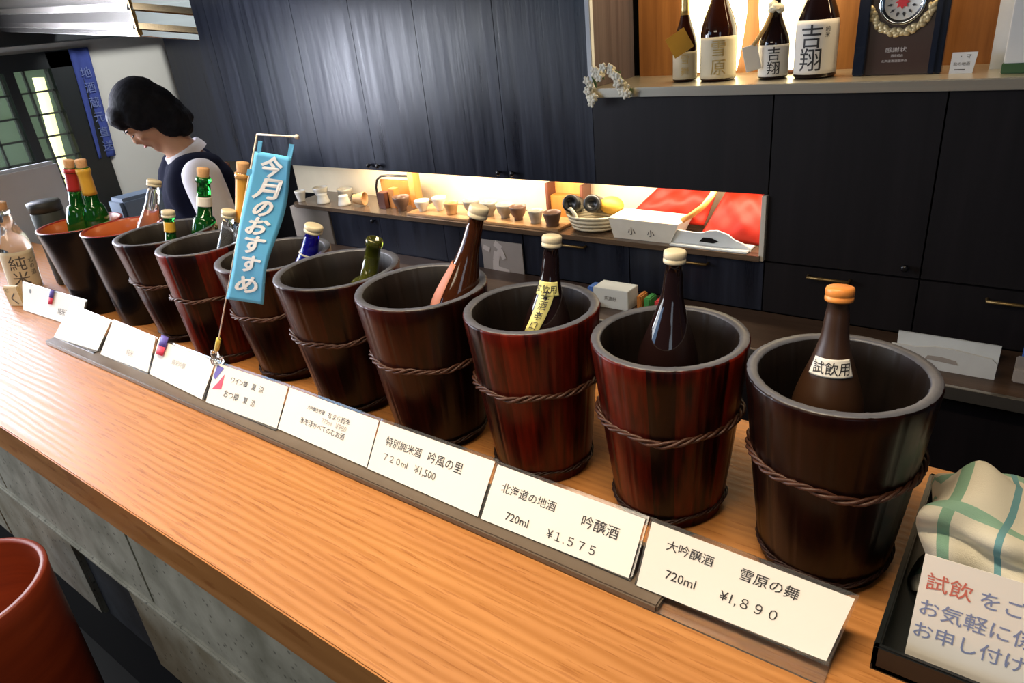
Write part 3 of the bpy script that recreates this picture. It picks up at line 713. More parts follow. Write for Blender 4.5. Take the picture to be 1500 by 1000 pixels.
rim = [k for k in range(W)]+[j_*W+nu for j_ in range(1, nv+1)]+[nv*W+k for k in range(nu-1, -1, -1)]+[j_*W for j_ in range(nv-1, 0, -1)]
for a, b2 in zip(rim, rim[1:]+rim[:1]): fs.append([b2, a, a+S, b2+S])
cm = MB().add(vs, fs, 0, True)
for (u, v0, v1, du) in ((.07, .95, 1.012, .09), (.90, .95, 1.02, .10)):   # loops round the bar
    cm.quadslab([bpt(u-.02, v0), bpt(u+du, v0), bpt(u+du, v1), bpt(u-.02, v1)], .0006)
for v in (.84,): cm.quadslab([bpt(-.10, v-.018), bpt(.03, v-.018), bpt(.03, v+.018), bpt(-.10, v+.018)], .0006)
clo = cm.build('banner_cloth', m_bannerblue, bn)
mb = MB(); chars = [('今', .925, .115, .56), ('月', .795, .115, .56), ('の', .675, .085, .40), ('お', .565, .10, .50), ('す', .44, .115, .52), ('す', .30, .12, .54), ('め', .14, .125, .58)]
for ch, vc, hv, wu in chars:
    for ox, oy in ((0, 0), (.022, .0), (-.022, 0), (0, .004), (0, -.004)):   # a fat brush line
        g, f = fit_glyphs(ch, 0, 1, 0, res=3); lo = min(q.y for q in g); hi = max(q.y for q in g)
        mb.add([bpt(.5+ox+(q.x-.5)*wu+.10*(q.y/(hi-lo)), vc*.955+oy+hv*(q.y/(hi-lo)))+Vector((0, -.0007-.0001*abs(ox)*40, 0)) for q in g], f)
mb.build('brush_lettering', m_whitepaint, clo)

# ------------------------------------------------------------------ black tray, towel and hand-written sign
tr_ = thing('serving_tray', 'black lacquer tray on the counter right of the last tub', 'tray', (.70, -.145, 0))
t = MB(); t.box(0, .50, 0, .30, 0, .006); t.box(0, .006, 0, .30, 0, .030, b=.0015); t.box(.494, .50, 0, .30, 0, .030, b=.0015); t.box(0, .50, 0, .006, 0, .030, b=.0015); t.box(0, .50, .294, .30, 0, .030, b=.0015)
t.build('tray_body', m_traymat, tr_)
# towel: a folded bundle, layers rolled over with a ridge along the top
def towel(x0, x1, y0, y1, z0, h, seed, name, label, tilt=0):
    random.seed(seed); nu, nv = 60, 56; vs = []; fs = []; uv = []
    ph = [random.uniform(0, 6) for _ in range(8)]
    for i_ in range(nu+1):
        u = i_/nu; sq = 1-(1-min(1, u/.10))**2*.14 if u < .10 else (1-(1-min(1, (1-u)/.08))**2*.5 if u > .92 else 1)
        hh = h*sq*(1-.20*u+.05*math.sin(u*9+ph[0]))
        for k in range(nv):
            a = 2*PI*k/nv; ca, sa = math.cos(a), math.sin(a)
            yy = (y0+y1)/2+(y1-y0)/2*math.copysign(abs(ca)**.62, ca)*sq
            zz = z0+hh/2+hh/2*math.copysign(abs(sa)**.7, sa)
            f = .006*math.sin(u*13+a*2+ph[1])+.004*math.sin(u*31-a*3+ph[2])+.003*math.sin(a*7+u*6+ph[3])
            fold = .006*math.sin(u*22+a*5+ph[5])*math.sin(a*2+ph[6])-.014*math.exp(-((a-2.55-.25*math.sin(u*5))/.13)**2)-.013*math.exp(-((a-3.3-.2*math.sin(u*4+1))/.12)**2)
            n = Vector((0, ca, sa)); p = Vector((x0+(x1-x0)*u, yy, zz))+n*(f*.8+fold)
            p.x += .010*math.sin(a*3+ph[4])*(1 if u < .03 else .4)
            if p.z < z0: p.z = z0+.0005*random.random()
            p.z += tilt*u
            vs.append(p); uv.append((u*1.0, k/nv))
    for i_ in range(nu):
        for k in range(nv): fs.append([i_*nv+k, (i_+1)*nv+k, (i_+1)*nv+(k+1) % nv, i_*nv+(k+1) % nv])
    fs.append([k for k in range(nv)]); fs.append([nu*nv+k for k in reversed(range(nv))])
    mb = MB().add(vs, fs, 0, True); o = mb.build(name, m_towel); ul = o.data.uv_layers.new(name='UVMap')
    for lp in o.data.loops: ul.data[lp.index].uv = uv[lp.vertex_index]
    return tag(o, label, 'towel')
towel(.718, 1.02, -.058, .070, .0068, .118, 3, 'folded_towel', 'cream towel with green stripes folded in a heap on the black tray')
sg = thing('handwritten_sign', 'white paper sign with red and blue handwriting leaning on the towel', 'sign', (.724, -.126, .0066))
TLs = Vector((.7235, -.098, .112)); BLs = Vector((.724, -.126, .0066)); xr = Vector((1, .02, .0)).normalized(); up = (TLs-BLs).normalized()
Hs = (TLs-BLs).length
pc = MB().quadslab([(0, 0, 0), xr*.26, xr*.26+up*Hs, up*Hs], .0008).build('paper_sheet', m_paper, sg)
pl = ((0, 0, 0), xr, up)
cw = .0190
def row(s, x, y, w, m): return (fit_glyphs(s, x, x+w*len(s)*.98, y), m)
text_on(pl, [fit_glyphs('試飲', .005, .040, Hs*.78)], m_inkr, pc, 'red_lettering')
text_on(pl, [fit_glyphs('をご希望の方は', .046, .165, Hs*.77), fit_glyphs('お気軽に係りの者に', .004, .160, Hs*.54), fit_glyphs('お申し付けください', .003, .155, Hs*.33)], m_inkb, pc, 'blue_lettering')

# ------------------------------------------------------------------ red tub in front of the counter
rt = thing('lacquer_barrel', 'orange-red open barrel standing on the floor before the counter', 'barrel', (-.703, -.575, -1.0))
MB().lathe([(.135, 0), (.138, .004), (.152, .70), (.155, .73), (.153, .733), (.143, .733), (.141, .728), (.128, .03), (.0001, .03)], n=64).build('barrel_body', m_orangecyl, rt)

# ------------------------------------------------------------------ back cabinets
def knob(x, y, z, par, nm='knob'):
    k = MB(); 
    k.M = Matrix.Translation((x, y, z)) @ Matrix.Rotation(PI/2, 4, 'X')
    k.lathe([(.004, 0), (.004, .010), (.009, .013), (.010, .018), (.007, .022), (.0001, .023)], n=16); return k.build(nm, m_knob, par)
def bar_handle(x, y, z, w, par, m=m_brass):
    h = MB().tube([(x-w/2, y, z), (x-w/2, y-.018, z), (x+w/2, y-.018, z), (x+w/2, y, z)], .0045, n=8); return h.build('bar_handle', m, par)
def cabinet(label, xs, z0, z1, knobs=(), handles=(), y=1.30, depth=.30, m=m_cab, front='door', name='wall_cabinet', group=None):
    t = thing(name, label, 'cabinet', (xs[0], y, z0), group=group)
    X0 = xs[0]; W = xs[-1]-X0; H = z1-z0
    MB().box(.001, W-.001, .020, depth, 0, H).build('carcass', m_cabin if m is m_cab else m_panel, t)
    for i in range(len(xs)-1):
        d = MB().box(xs[i]-X0+.0008, xs[i+1]-X0-.0008, 0, .019, .001, H-.001, b=.0005).build(front, m, t)
        for (kx, kz) in knobs:
            if xs[i] < kx < xs[i+1]: knob(kx-X0, 0, kz-z0, d)
        for (kx, kz, w_) in handles:
            if xs[i] < kx < xs[i+1]: bar_handle(kx-X0, 0, kz-z0, w_, d)
    return t
gU = 'dark wall cabinets above the niche'; gD = 'drawer units below the niche'
cabinet('dark wood wall cabinet at the left end beside the pale wall', [-2.85, -2.43], .045, 1.42, group=gU)
cabinet('dark wood two-door wall cabinet above the banner, second from the left', [-2.43, -2.16, -1.82], .045, 1.42, group=gU)
cabinet('dark wood two-door wall cabinet with knobs above the small white cups', [-1.82, -1.48, -1.15], .045, 1.42, knobs=[(-1.51, .068), (-1.455, .068)], group=gU)
cabinet('dark wood two-door wall cabinet with knobs left of the bottle alcove', [-1.15, -.797, -.437], .045, 1.42, knobs=[(-.83, .068), (-.768, .068)], group=gU)
cabinet('dark wood panel front under the lit bottle shelf', [-.437, .122], .045, .317, front='panel', m=m_panel)
cabinet('tall dark door under the bottle shelf, right of the niche', [.124, .525], -.150, .317, knobs=[(.49, -.12)], m=m_panel, name='tall_cabinet')
cabinet('tall dark door under the bottle shelf at the right edge', [.527, 1.6], -.150, .317, m=m_panel, name='tall_cabinet')
cabinet('low dark cupboard with a black knob under the small cups', [-1.845, -1.52, -1.15, -.76], -.45, -.156, knobs=[(-1.55, -.172)], name='base_cupboard', group=gD)
cabinet('dark drawer with bar handle below the basket end of the niche', [-.757, -.323], -.31, -.156, handles=[(-.539, -.172, .10)], front='drawer_front', name='drawer_unit', group=gD)
cabinet('dark drawer with bar handle below the white-foam-tray end of the niche', [-.321, .122], -.31, -.156, handles=[(-.099, -.178, .10)], front='drawer_front', name='drawer_unit', group=gD)
cabinet('dark drawer with brass bar handle behind the orange-capped bottle', [.124, .525], -.31, -.153, handles=[(.305, -.178, .11)], m=m_panel, front='drawer_front', name='drawer_unit', group=gD)
cabinet('dark drawer with bar handle at the right edge', [.527, .95], -.31, -.153, handles=[(.735, -.182, .11)], m=m_panel, front='drawer_front', name='drawer_unit', group=gD)
# taupe panel beside the low cupboard
tag(MB().box(-2.13, -1.85, 1.295, 1.34, -1.0, -.150, b=.002).build('taupe_screen', m_greystone), 'taupe upright screen beside the low dark cupboard', 'screen')
# niche
struct('wall_niche', MB().box(-2.35, .112, 1.52, 1.54, -.15, .045), m_cream)
nf = MB(); poly = [(-2.02, 1.52), (-2.02, 1.52)]
pts = [(.112, 1.52), (-2.06, 1.52)]+[(-2.06-.05*math.sin(a), 1.335-.05*math.cos(a)+.05) for a in [PI/2*(1-k/6) for k in range(7)]]
pts = [(.112, 1.52), (-2.11, 1.52), (-2.11, 1.335), (-2.105, 1.31), (-2.09, 1.293), (-2.06, 1.283), (.112, 1.283)]
nf.prism(pts, -.1495, -.133); tag(nf.build('niche_shelf', grain('dark_niche_board', (.085, .055, .035), (.15, .10, .065), rough=.25, scale=(3, 60, 60), bump=.03)), 'long wooden shelf board along the lit niche under the wall cabinets', 'shelf')
struct('trim_2', MB().box(.108, .122, 1.290, 1.52, -.1495, .044, b=.001), m_white)
struct('trim_3', MB().box(-.437, -.420, 1.280, 1.30, .346, 1.42, b=.002), m_leanboard)
struct('wall_alcove_side', MB().box(-.437, -.425, 1.301, 1.56, .346, 1.42), m_mauve)
# bottle alcove
tag(MB().box(-.44, 1.6, 1.275, 1.60, .3195, .3455, b=.002).build('display_shelf', m_shelfmetal), 'pale brushed edge shelf carrying the lit display bottles', 'shelf')
struct('wall_alcove', MB().box(-.405, 1.6, 1.56, 1.58, .3455, 1.42), m_alcove)

# ------------------------------------------------------------------ display shelf goods
SZ = .3457; gs = 'bottles on the lit display shelf'
def disp(label, x, y, R, rn, L, glass, lab0, lab1, labm, cap=None, foil=None, foil_h=.05, txt=None, wide=1.25):
    b, pr, L_, an = bottle(label, (x, y, SZ), (x, y, SZ+L), R, rn, glass, cap or m_gold, kind='shelf', foil=foil, foil_h=foil_h, group=gs)
    l = neck_band(b, pr, lab0, lab1, labm, a0=an-wide, a1=an+wide, name='paper_label')
    if txt: wrap_text(pr, txt, an, (lab0+lab1)/2, .0016, txt_m, l)
    return b, pr, an, l
txt_m = m_gold
b, pr, an, l = disp('smaller brown bottle with gold neck at the left of the lit shelf', -.174, 1.40, .0355, .012, .30, m_amber, .008, .083, m_beigelab, foil=m_gold, foil_h=.115, txt=[vert_glyphs('雪舞', 0, .033, .032, .026)])
tg = MB(); tg.M = Matrix.Translation((0, 0, .108)) @ Matrix.Rotation(an+.1, 4, 'Z') @ Matrix.Translation((.0400, -.020, 0)) @ Matrix.Rotation(.5, 4, 'X')
tg.box(-.001, .001, -.030, .030, -.030, .030); tg.build('yellow_neck_tag', m_yellow, b)
disp('large brown bottle with gold lettering on its cream label', -.073, 1.40, .0500, .014, .395, m_amber, .008, .118, m_beigelab, txt=[vert_glyphs('雪原', 0, .05, .05, .046)])
txt_m = m_ink
b, pr, an, l = disp('smaller dark bottle with black brush lettering and a flower at its neck', .084, 1.40, .0400, .012, .285, m_black_glass, .008, .088, m_paper, txt=[vert_glyphs('吉翔', 0, .036, .036, .036)])
disp('large dark bottle with big black brush lettering on its label', .194, 1.40, .0535, .015, .40, m_black_glass, .012, .142, m_paper, txt=[vert_glyphs('吉翔', -.014, .055, .056, .060), vert_glyphs('純米', .026, .05, .014, .013)])
# white wooden tag hung on straw rope, and the paper flower: parts of that bottle
rp = MB().tube([(-.005, -.020, .165), (-.016, -.036, .13), (-.034, -.047, .10), (-.040, -.050, .090)], .006, n=8); rp.build('straw_rope', m_yellowtan, b)
tg = MB(); tg.M = Matrix.Translation((-.043, -.052, .062)) @ Matrix.Rotation(.45, 4, 'Z') @ Matrix.Rotation(-.22, 4, 'Y'); tg.box(-.020, .020, -.003, .003, -.036, .030, b=.0015)
tgo = tg.build('hanging_tag', m_paper, b)
fl = MB()
for k in range(14):
    a = random.uniform(0, 2*PI); e = random.uniform(-.6, 1.2); fl.ell((.012*math.cos(a)*math.cos(e)+.006, .012*math.sin(a)*math.cos(e)-.022, .176+.012*math.sin(e)), (.011, .006, .010), n=8, m=6, rot=Euler((a, e, 0)).to_matrix())
fl.build('paper_flower', m_flower, b)
# glowing paper lamps behind the bottles
def washi(x, y, label):
    t = thing('paper_lamp', label, 'lamp', (x, y, SZ), group='glowing paper lamps behind the bottles'); t.scale = (1, .52, 1)
    MB().lathe([(.045, 0), (.048, .004), (.048, .012), (.0001, .012)], n=32).build('lamp_base', m_redbrown, t)
    MB().lathe([(.062, .012), (.070, .05), (.078, .10), (.086, .17), (.086, .26), (.075, .33), (.050, .37), (.0001, .372)], n=40).build('lamp_shade', m_washi, t)
washi(-.122, 1.512, 'glowing white paper lamp behind the gold-lettered bottle')
washi(.086, 1.512, 'glowing white paper lamp between the two brush-lettered bottles')
# plaque
pq = thing('award_plaque', 'dark wooden plaque with a round red-starred dial and gold laurel', 'plaque', (.392, 1.40, SZ))
tl_ = Matrix.Rotation(-.06, 4, 'X')
f = MB(); f.M = tl_
for (a, b_, d) in ((.100, .084, .020), (.086, .072, .026)):
    for s in (-1, 1): f.box(min(s*a, s*b_), max(s*a, s*b_), -d, .004, 0, .40, b=.002)
f.build('stepped_frame', m_blueblack, pq)
g = MB(); g.M = tl_; g.box(-.072, .072, -.010, .004, 0, .40); g.build('board', m_plaque, pq)
dl = MB(); dl.M = tl_ @ Matrix.Translation((-.004, -.010, .165)) @ Matrix.Rotation(PI/2, 4, 'X')
dl.lathe([(.0001, .004), (.040, .004), (.043, .008), (.050, .010), (.052, .004), (.052, 0), (.0001, 0)], n=56, mis=[0, 1, 1, 1, 1, 1]); dial = dl.build('round_dial', [m_dial, m_chrome], pq)
st = MB(); st.M = dl.M
def starp(n, ro, ri, ph=0): return [((ro if k % 2 == 0 else ri)*math.cos(PI*k/n+ph), (ro if k % 2 == 0 else ri)*math.sin(PI*k/n+ph)) for k in range(2*n)]
st.prism(starp(8, .016, .010), .0042, .0062); st.build('red_centre', m_red, dial)
rays = MB(); rays.M = dl.M
for k in range(12): 
    a = 2*PI*k/12+.2; c_, s_ = math.cos(a), math.sin(a); q = lambda r, t_: (r*c_-t_*s_, r*s_+t_*c_)
    rays.prism([q(.026, -.003), q(.034, 0), q(.026, .003), q(.022, 0)], .0042, .0052)
rays.build('dark_rays', m_ink, dial)
lr = MB(); lr.M = tl_
for k in range(34):
    a = PI+.15+(PI-.3)*k/33; rr_ = .068+.004*math.sin(k*2.1)
    lr.ell((-.004+rr_*math.cos(a), -.014, .165+rr_*math.sin(a)), (.011, .005, .0065), n=8, m=6, rot=Matrix.Rotation(-(a+PI/2)+(.6 if k % 2 else -.6), 3, 'Y'))
lr.build('laurel_wreath', m_goldleaf, pq)
text_on((tl_ @ Vector((0, -.0102, 0)), (1, 0, 0), tl_.to_3x3() @ Vector((0, 0, 1))), [fit_glyphs('感謝状', -.030, .018, .058, h=.011), fit_glyphs('酒造組合', -.016, .012, .044, h=.007), fit_glyphs('北海道清酒鑑評会', -.036, .022, .032, h=.006)], m_posterwhite, pq)
# right-hand goods
tag(MB().quadslab([(.585, 1.44, SZ), (.640, 1.44, SZ), (.635, 1.50, 1.0), (.578, 1.50, 1.0)], .01).build('leaning_board', m_leanboard), 'pale grey narrow board standing upright right of the plaque', 'board')
cd_ = thing('shelf_card', 'small printed card standing on the shelf right of the plaque', 'card', (.532, 1.375, SZ))
MB().quadslab([(-.022, 0, 0), (.026, 0, 0), (.030, .014, .046), (-.022, .014, .046)], .002).build('card_sheet', m_leanboard, cd_)
text_on(((-.022, 0, 0), (1, 0, 0), Vector((0, .014, .046)).normalized()), [fit_glyphs('・ マ', .018, .040, .038), fit_glyphs('北の地酒', .006, .04, .022), fit_glyphs('一', .01, .032, .009)], m_inkg, cd_)
rb_ = thing('boxed_bottle', 'white box with pale green print at the right edge of the shelf', 'box', (.68, 1.39, SZ))
q = MB(); q.box(-.062, .062, -.045, .045, .022, .30, b=.002); q.build('white_carton', m_paper, rb_)
q = MB(); q.box(-.064, .064, -.047, .047, 0, .022, b=.002); q.build('dark_base', m_leaf, rb_)
q = MB(); q.M = Matrix.Translation((.012, -.0455, .12)) @ Matrix.Rotation(PI/2, 4, 'X')
q.prism([(.05*(.7+.25*math.sin(3*a))*math.cos(a), .075*(.7+.2*math.sin(2*a+1))*math.sin(a)) for a in [2*PI*k/40 for k in range(40)]], 0, .0006); q.build('printed_picture', m_limelab, rb_)
# white flower spray at the alcove corner
fs_ = thing('flower_spray', 'spray of white artificial blossoms hung at the left end of the display shelf', 'flowers', (-.355, 1.262, .36))
random.seed(5); P_ = MB(); L_ = MB()
arc = [(-.068, -.045), (-.068, -.02), (-.06, .005), (-.05, .025), (-.035, .038), (-.015, .042), (.005, .040), (.02, .034), (.036, .020), (.046, .004), (.052, -.012), (.058, -.028), (-.055, -.035), (-.03, .02), (.035, .0), (.045, -.022)]
for (ax_, az_) in arc:
    for r_ in range(2):
        cx, cy, cz = ax_+random.uniform(-.008, .008), random.uniform(-.012, .006), az_+random.uniform(-.010, .010)
        tilt = random.uniform(-.5, .5)
        for k in range(5):
            a = 2*PI*k/5+tilt; P_.ell((cx+.007*math.cos(a), cy-.003, cz+.007*math.sin(a)), (.0075, .0028, .0055), n=8, m=5, rot=Matrix.Rotation(-a, 3, 'Y'))
    if random.random() < .7: L_.ell((ax_+random.uniform(-.01, .01), .006, az_+random.uniform(-.018, .0)), (.004, .003, .016), n=8, m=5, rot=Matrix.Rotation(random.uniform(-.8, .8), 3, 'Y'))
L_.tube([(x_, .009, z_) for x_, z_ in arc[:12]], .0016, n=6)
P_.build('blossoms', m_flower, fs_, kind='stuff'); L_.build('leaves_and_stem', m_leaf, fs_)

# ------------------------------------------------------------------ things in the niche
NZ = -.1328
gc = 'sake cups along the niche'
def cup(x, y, R, H, m, label, foot=.5, upside=False, z=NZ, name='sake_cup'):
    mb = MB(); pr = [(R*foot*.9, 0), (R*foot, .002), (R*foot*.95, H*.16), (R*.80, H*.45), (R*.97, H*.85), (R, H), (R*.94, H), (R*.88, H*.8), (R*.6, H*.32), (.0001, H*.24)]
    if upside: pr = [(r, H-z_) for r, z_ in pr]
    mb.lathe(pr, n=28); o = mb.build(name, m); o.location = (x, y, z); return tag(o, label, 'cup', gc)
cup(-2.075, 1.33, .026, .052, m_cupwhite, 'white cup at the far left end of the niche shelf', .7)
cup(-2.01, 1.40, .036, .055, m_cupwhite, 'second cup from the left, a wide white bowl on the niche shelf')
cup(-1.925, 1.34, .030, .045, m_cupwhite, 'low white cup, third from the left on the niche shelf', .75, True)
cup(-1.845, 1.41, .036, .056, m_cupgrey, 'pale grey cup between the low white cups')
cup(-1.785, 1.345, .030, .044, m_cupwhite, 'low white cup left of the toppled tan cup', .75, True)
o = cup(-1.70, 1.35, .030, .055, m_cuptan, 'tan cup lying on its side left of the wire stand', .7); o.rotation_euler = (0, PI/2, .35); o.location = (-1.72, 1.35, NZ+.0302)
# wire stand with orange upright and wooden box cups
ws = thing('bottle_stand', 'dark wire hoop stand with an orange wooden upright in the niche', 'stand', (-1.52, 1.42, NZ))
ar = [(-.12, 0, 0), (-.12, 0, .07), (-.105, 0, .105), (-.075, 0, .122), (-.03, 0, .127), (.11, 0, .130)]
MB().tube(ar, .005, n=8).build('wire_hoop', m_knob, ws)
u = MB(); u.box(.105, .140, -.02, .02, 0, .150, b=.002); u.build('upright', m_orwood, ws); MB().box(-.10, .105, .012, .02, .0, .105).build('back_board', m_yelbrown, ws)
tag(MB().box(-1.56, -1.515, 1.345, 1.385, NZ, NZ+.07, b=.002).build('wooden_box_cup', m_redbrown), 'square brown wooden box cup inside the hoop stand', 'cup', gc)
tag(MB().box(-1.51, -1.475, 1.365, 1.40, NZ, NZ+.085, b=.002).build('wooden_block', m_orwood), 'orange wooden block inside the hoop stand', 'block')
cup(-1.425, 1.355, .037, .060, m_cupbrown, 'dark brown cup in front of the orange upright')
cb = MB().box(-1.35, -.60, 1.30, 1.47, NZ, NZ+.010, b=.002).build('cup_tray', m_shelfwood); tag(cb, 'long pale wooden tray under the right-hand cups', 'tray')
NT2 = NZ+.0102
for k, (x, y, R, H, m, lab) in enumerate([
    (-1.295, 1.345, .032, .045, m_cupwhite, 'low white cup at the left end of the wooden tray'),
    (-1.225, 1.375, .030, .055, m_cupwhite, 'white footed cup, second on the wooden tray'),
    (-1.135, 1.345, .030, .048, m_cuptan, 'tan clay cup, third on the wooden tray'),
    (-1.055, 1.375, .034, .055, m_cupgrey, 'grey cup just left of the leaning brown bottle'),
    (-.965, 1.375, .034, .055, m_cupgrey, 'grey cup right behind the cap of the leaning brown bottle'),
    (-.885, 1.37, .034, .052, m_cupgrey, 'grey footed cup right of the leaning brown bottle'),
    (-.815, 1.36, .033, .052, m_cupbrown, 'brown footed cup in the middle of the wooden tray'),
    (-.725, 1.345, .028, .048, m_cupgrey, 'straight grey cup, last but one on the wooden tray'),
    (-.645, 1.335, .034, .050, m_cupbrown, 'wide grey-brown cup at the right end of the wooden tray')]):
    cup(x, y, R, H, m, lab, .72 if k in (2, 7, 8) else .5, z=NT2)
# amber jar, wicker basket with black and yellow bundles
jb = thing('wooden_rack', 'amber wooden rack standing behind the wicker basket', 'rack', (-.66, 1.46, NZ))
q = MB(); q.box(-.075, -.062, -.03, .03, 0, .135, b=.002); q.build('upright_post', m_redbrown, jb); MB().box(.075, .088, -.03, .03, 0, .135, b=.002).build('upright_post', m_redbrown, jb)
MB().box(-.062, .075, .02, .03, 0, .13).build('back_panel', m_orwood, jb); MB().box(-.062, .075, -.02, .0195, .0, .09, b=.004).build('amber_block', m_yelbrown, jb)
bk = thing('wicker_basket', 'cream oval wicker basket with a loop handle in the niche', 'basket', (-.499, 1.375, NZ))
def oval(rx, ry, z, n=48): return [(rx*math.cos(2*PI*k/n), ry*math.sin(2*PI*k/n), z) for k in range(n)]
MB().loft([oval(.060, .045, 0), oval(.078, .060, .015), oval(.090, .068, .035), oval(.096, .074, .056), oval(.090, .069, .056), oval(.082, .062, .035), oval(.06, .05, .012)]).build('basket_body', m_basket, bk)
rm = MB(); 
for z_ in (.012, .026, .040, .055): s_ = .066+.030*(z_/.056)**.7; rm.tube([(s_*math.cos(2*PI*k/48), s_*.77*math.sin(2*PI*k/48), z_) for k in range(48)], .0045, n=6, closed=True)
rm.build('woven_rings', m_cap, bk)
MB().tube([(-.085, -.03, .052), (-.080, -.045, .075), (-.055, -.055, .082), (-.035, -.062, .066), (-.022, -.068, .048)], .006, n=8).build('loop_handle', m_cap, bk)
for k, (dx, dy, lab) in enumerate(((-.075, -.005, 'black wrapped roll at the left in the wicker basket'), (.0, .012, 'black wrapped roll in the middle of the wicker basket'))):
    r_ = MB(); r_.M = Matrix.Translation((-.499+dx, 1.375+dy, NZ+.085)) @ Matrix.Rotation(1.25, 4, 'X') @ Matrix.Rotation(.3, 4, 'Y')
    r_.lathe([(.024, -.05), (.030, -.045), (.031, .040), (.028, .046), (.016, .047), (.014, .040), (.0001, .040)], n=28)
    tag(r_.build('wrapped_roll', m_blackwrap), lab, 'roll', 'black rolls in the basket')
yc_ = MB(); yc_.ell((-.440, 1.40, NZ+.082), (.045, .035, .030)); tag(yc_.build('yellow_pouch', m_yellow), 'yellow cloth pouch at the right in the wicker basket', 'pouch')
# white printed box, red plastic sheets, foam tray
wb = thing('printed_carton', 'cream open carton with small black print in the niche', 'carton', (-.275, 1.355, NZ))
q = MB(); n = 4
q.add([(-.108, -.045, 0), (.095, -.045, 0), (.095, .055, 0), (-.108, .055, 0), (-.122, -.055, .070), (.125, -.055, .066), (.125, .065, .066), (-.122, .065, .070),
       (-.116, -.049, .070), (.119, -.049, .066), (.119, .059, .066), (-.116, .059, .070), (-.104, -.041, .004), (.091, -.041, .004), (.091, .051, .004), (-.104, .051, .004)],
      [[3, 2, 1, 0], [0, 1, 5, 4], [1, 2, 6, 5], [2, 3, 7, 6], [3, 0, 4, 7], [4, 5, 9, 8], [5, 6, 10, 9], [6, 7, 11, 10], [7, 4, 8, 11], [8, 9, 13, 12], [9, 10, 14, 13], [10, 11, 15, 14], [11, 8, 12, 15], [12, 13, 14, 15]])
q.build('carton_body', m_cupwhite, wb)
text_on(((-.108, -.0455, 0), (1, 0, 0), Vector((0, -.010, .068)).normalized()), [fit_glyphs('小', .055, .082, .030), fit_glyphs('小', .125, .150, .028)], m_ink, wb, lift=.0008)
def crumple(pts, nx, ny, amp, seed, th=.003):
    """sheet over a 3-D quad with crumples"""
    random.seed(seed); bl, br, tr, tl = [Vector(p) for p in pts]; ph = [random.uniform(0, 6.28) for _ in range(6)]; vs = []; fs = []
    nr = (br-bl).cross(tl-bl).normalized()
    for layer in (0, -th):
        for j in range(ny+1):
            for i in range(nx+1):
                u, v = i/nx, j/ny; p = (bl*(1-u)+br*u)*(1-v)+(tl*(1-u)+tr*u)*v
                d = math.sin(u*7+ph[0]+3*v)+.6*math.sin(v*9+ph[1]-4*u)+.5*math.sin((u+v)*14+ph[2])+.4*abs(math.sin(u*11-v*5+ph[3]))
                e = min(1, 8*min(u, 1-u, v, 1-v)+.3)
                vs.append(p+nr*(amp*d*e+layer+amp*3*math.sin(PI*u)*math.sin(PI*v)))
    W = nx+1; S = W*(ny+1)
    for j in range(ny):
        for i in range(nx): q = [j*W+i, j*W+i+1, (j+1)*W+i+1, (j+1)*W+i]; fs += [q, [k+S for k in q[::-1]]]
    rim = [k for k in range(W)]+[j*W+nx for j in range(1, ny+1)]+[ny*W+k for k in range(nx-1, -1, -1)]+[j*W for j in range(ny-1, 0, -1)]
    for a, b in zip(rim, rim[1:]+rim[:1]): fs.append([b, a, a+S, b+S])
    return MB().add(vs, fs, 0, True)
tag(crumple([(-.40, 1.43, -.10), (-.115, 1.42, -.10), (-.085, 1.47, .022), (-.285, 1.48, .015)], 24, 16, .004, 2).build('red_plastic_bag', m_redcloth), 'red plastic bag standing behind the cream carton', 'bag')
tag(crumple([(-.12, 1.40, -.130), (.100, 1.37, -.130), (.104, 1.44, .005), (-.055, 1.48, .025)], 24, 18, .005, 9).build('red_plastic_bag', m_redcloth), 'red plastic bag filling the right corner of the niche', 'bag')
tag(MB().tube([(-.155, 1.345, -.065), (-.125, 1.35, -.045), (-.095, 1.365, -.02), (-.075, 1.38, .01), (-.07, 1.39, .025)], .009, n=8).build('orange_strap', m_strap), 'orange strap running up between the two red bags', 'strap')
ft = thing('foam_tray', 'white foam tray with a notch in front of the red bag', 'tray', (-.045, 1.335, NZ))
prof_ = [(-.13, 0), (.12, 0), (.115, .010), (.095, .022), (.07, .030), (.05, .045), (.015, .055), (-.01, .052), (-.03, .044), (-.06, .042), (-.125, .046)]
hole = [(-.045, .022), (.0, .020), (.02, .026), (.0, .033), (-.025, .034)]
def front_plate(poly, y0, y1, m, par, nm):
    bm = bmesh.new(); vv = [bm.verts.new((x, y0, z)) for x, z in poly]; f = bm.faces.new(vv); ext_ = bmesh.ops.extrude_face_region(bm, geom=[f])
    bmesh.ops.translate(bm, verts=[e for e in ext_['geom'] if isinstance(e, bmesh.types.BMVert)], vec=(0, y1-y0, 0)); bmesh.ops.recalc_face_normals(bm, faces=bm.faces)
    return MB().bm(bm).build(nm, m, par)
front_plate(prof_, -.020, -.012, m_foam, ft, 'front_wall'); MB().box(-.13, .118, -.045, .03, .0, .006, b=.002).build('tray_floor', m_foam, ft)
front_plate([(-.04, .016), (.005, .014), (.022, .021), (.0, .030), (-.028, .030)], -.0212, -.0202, m_cabin, ft, 'notch')

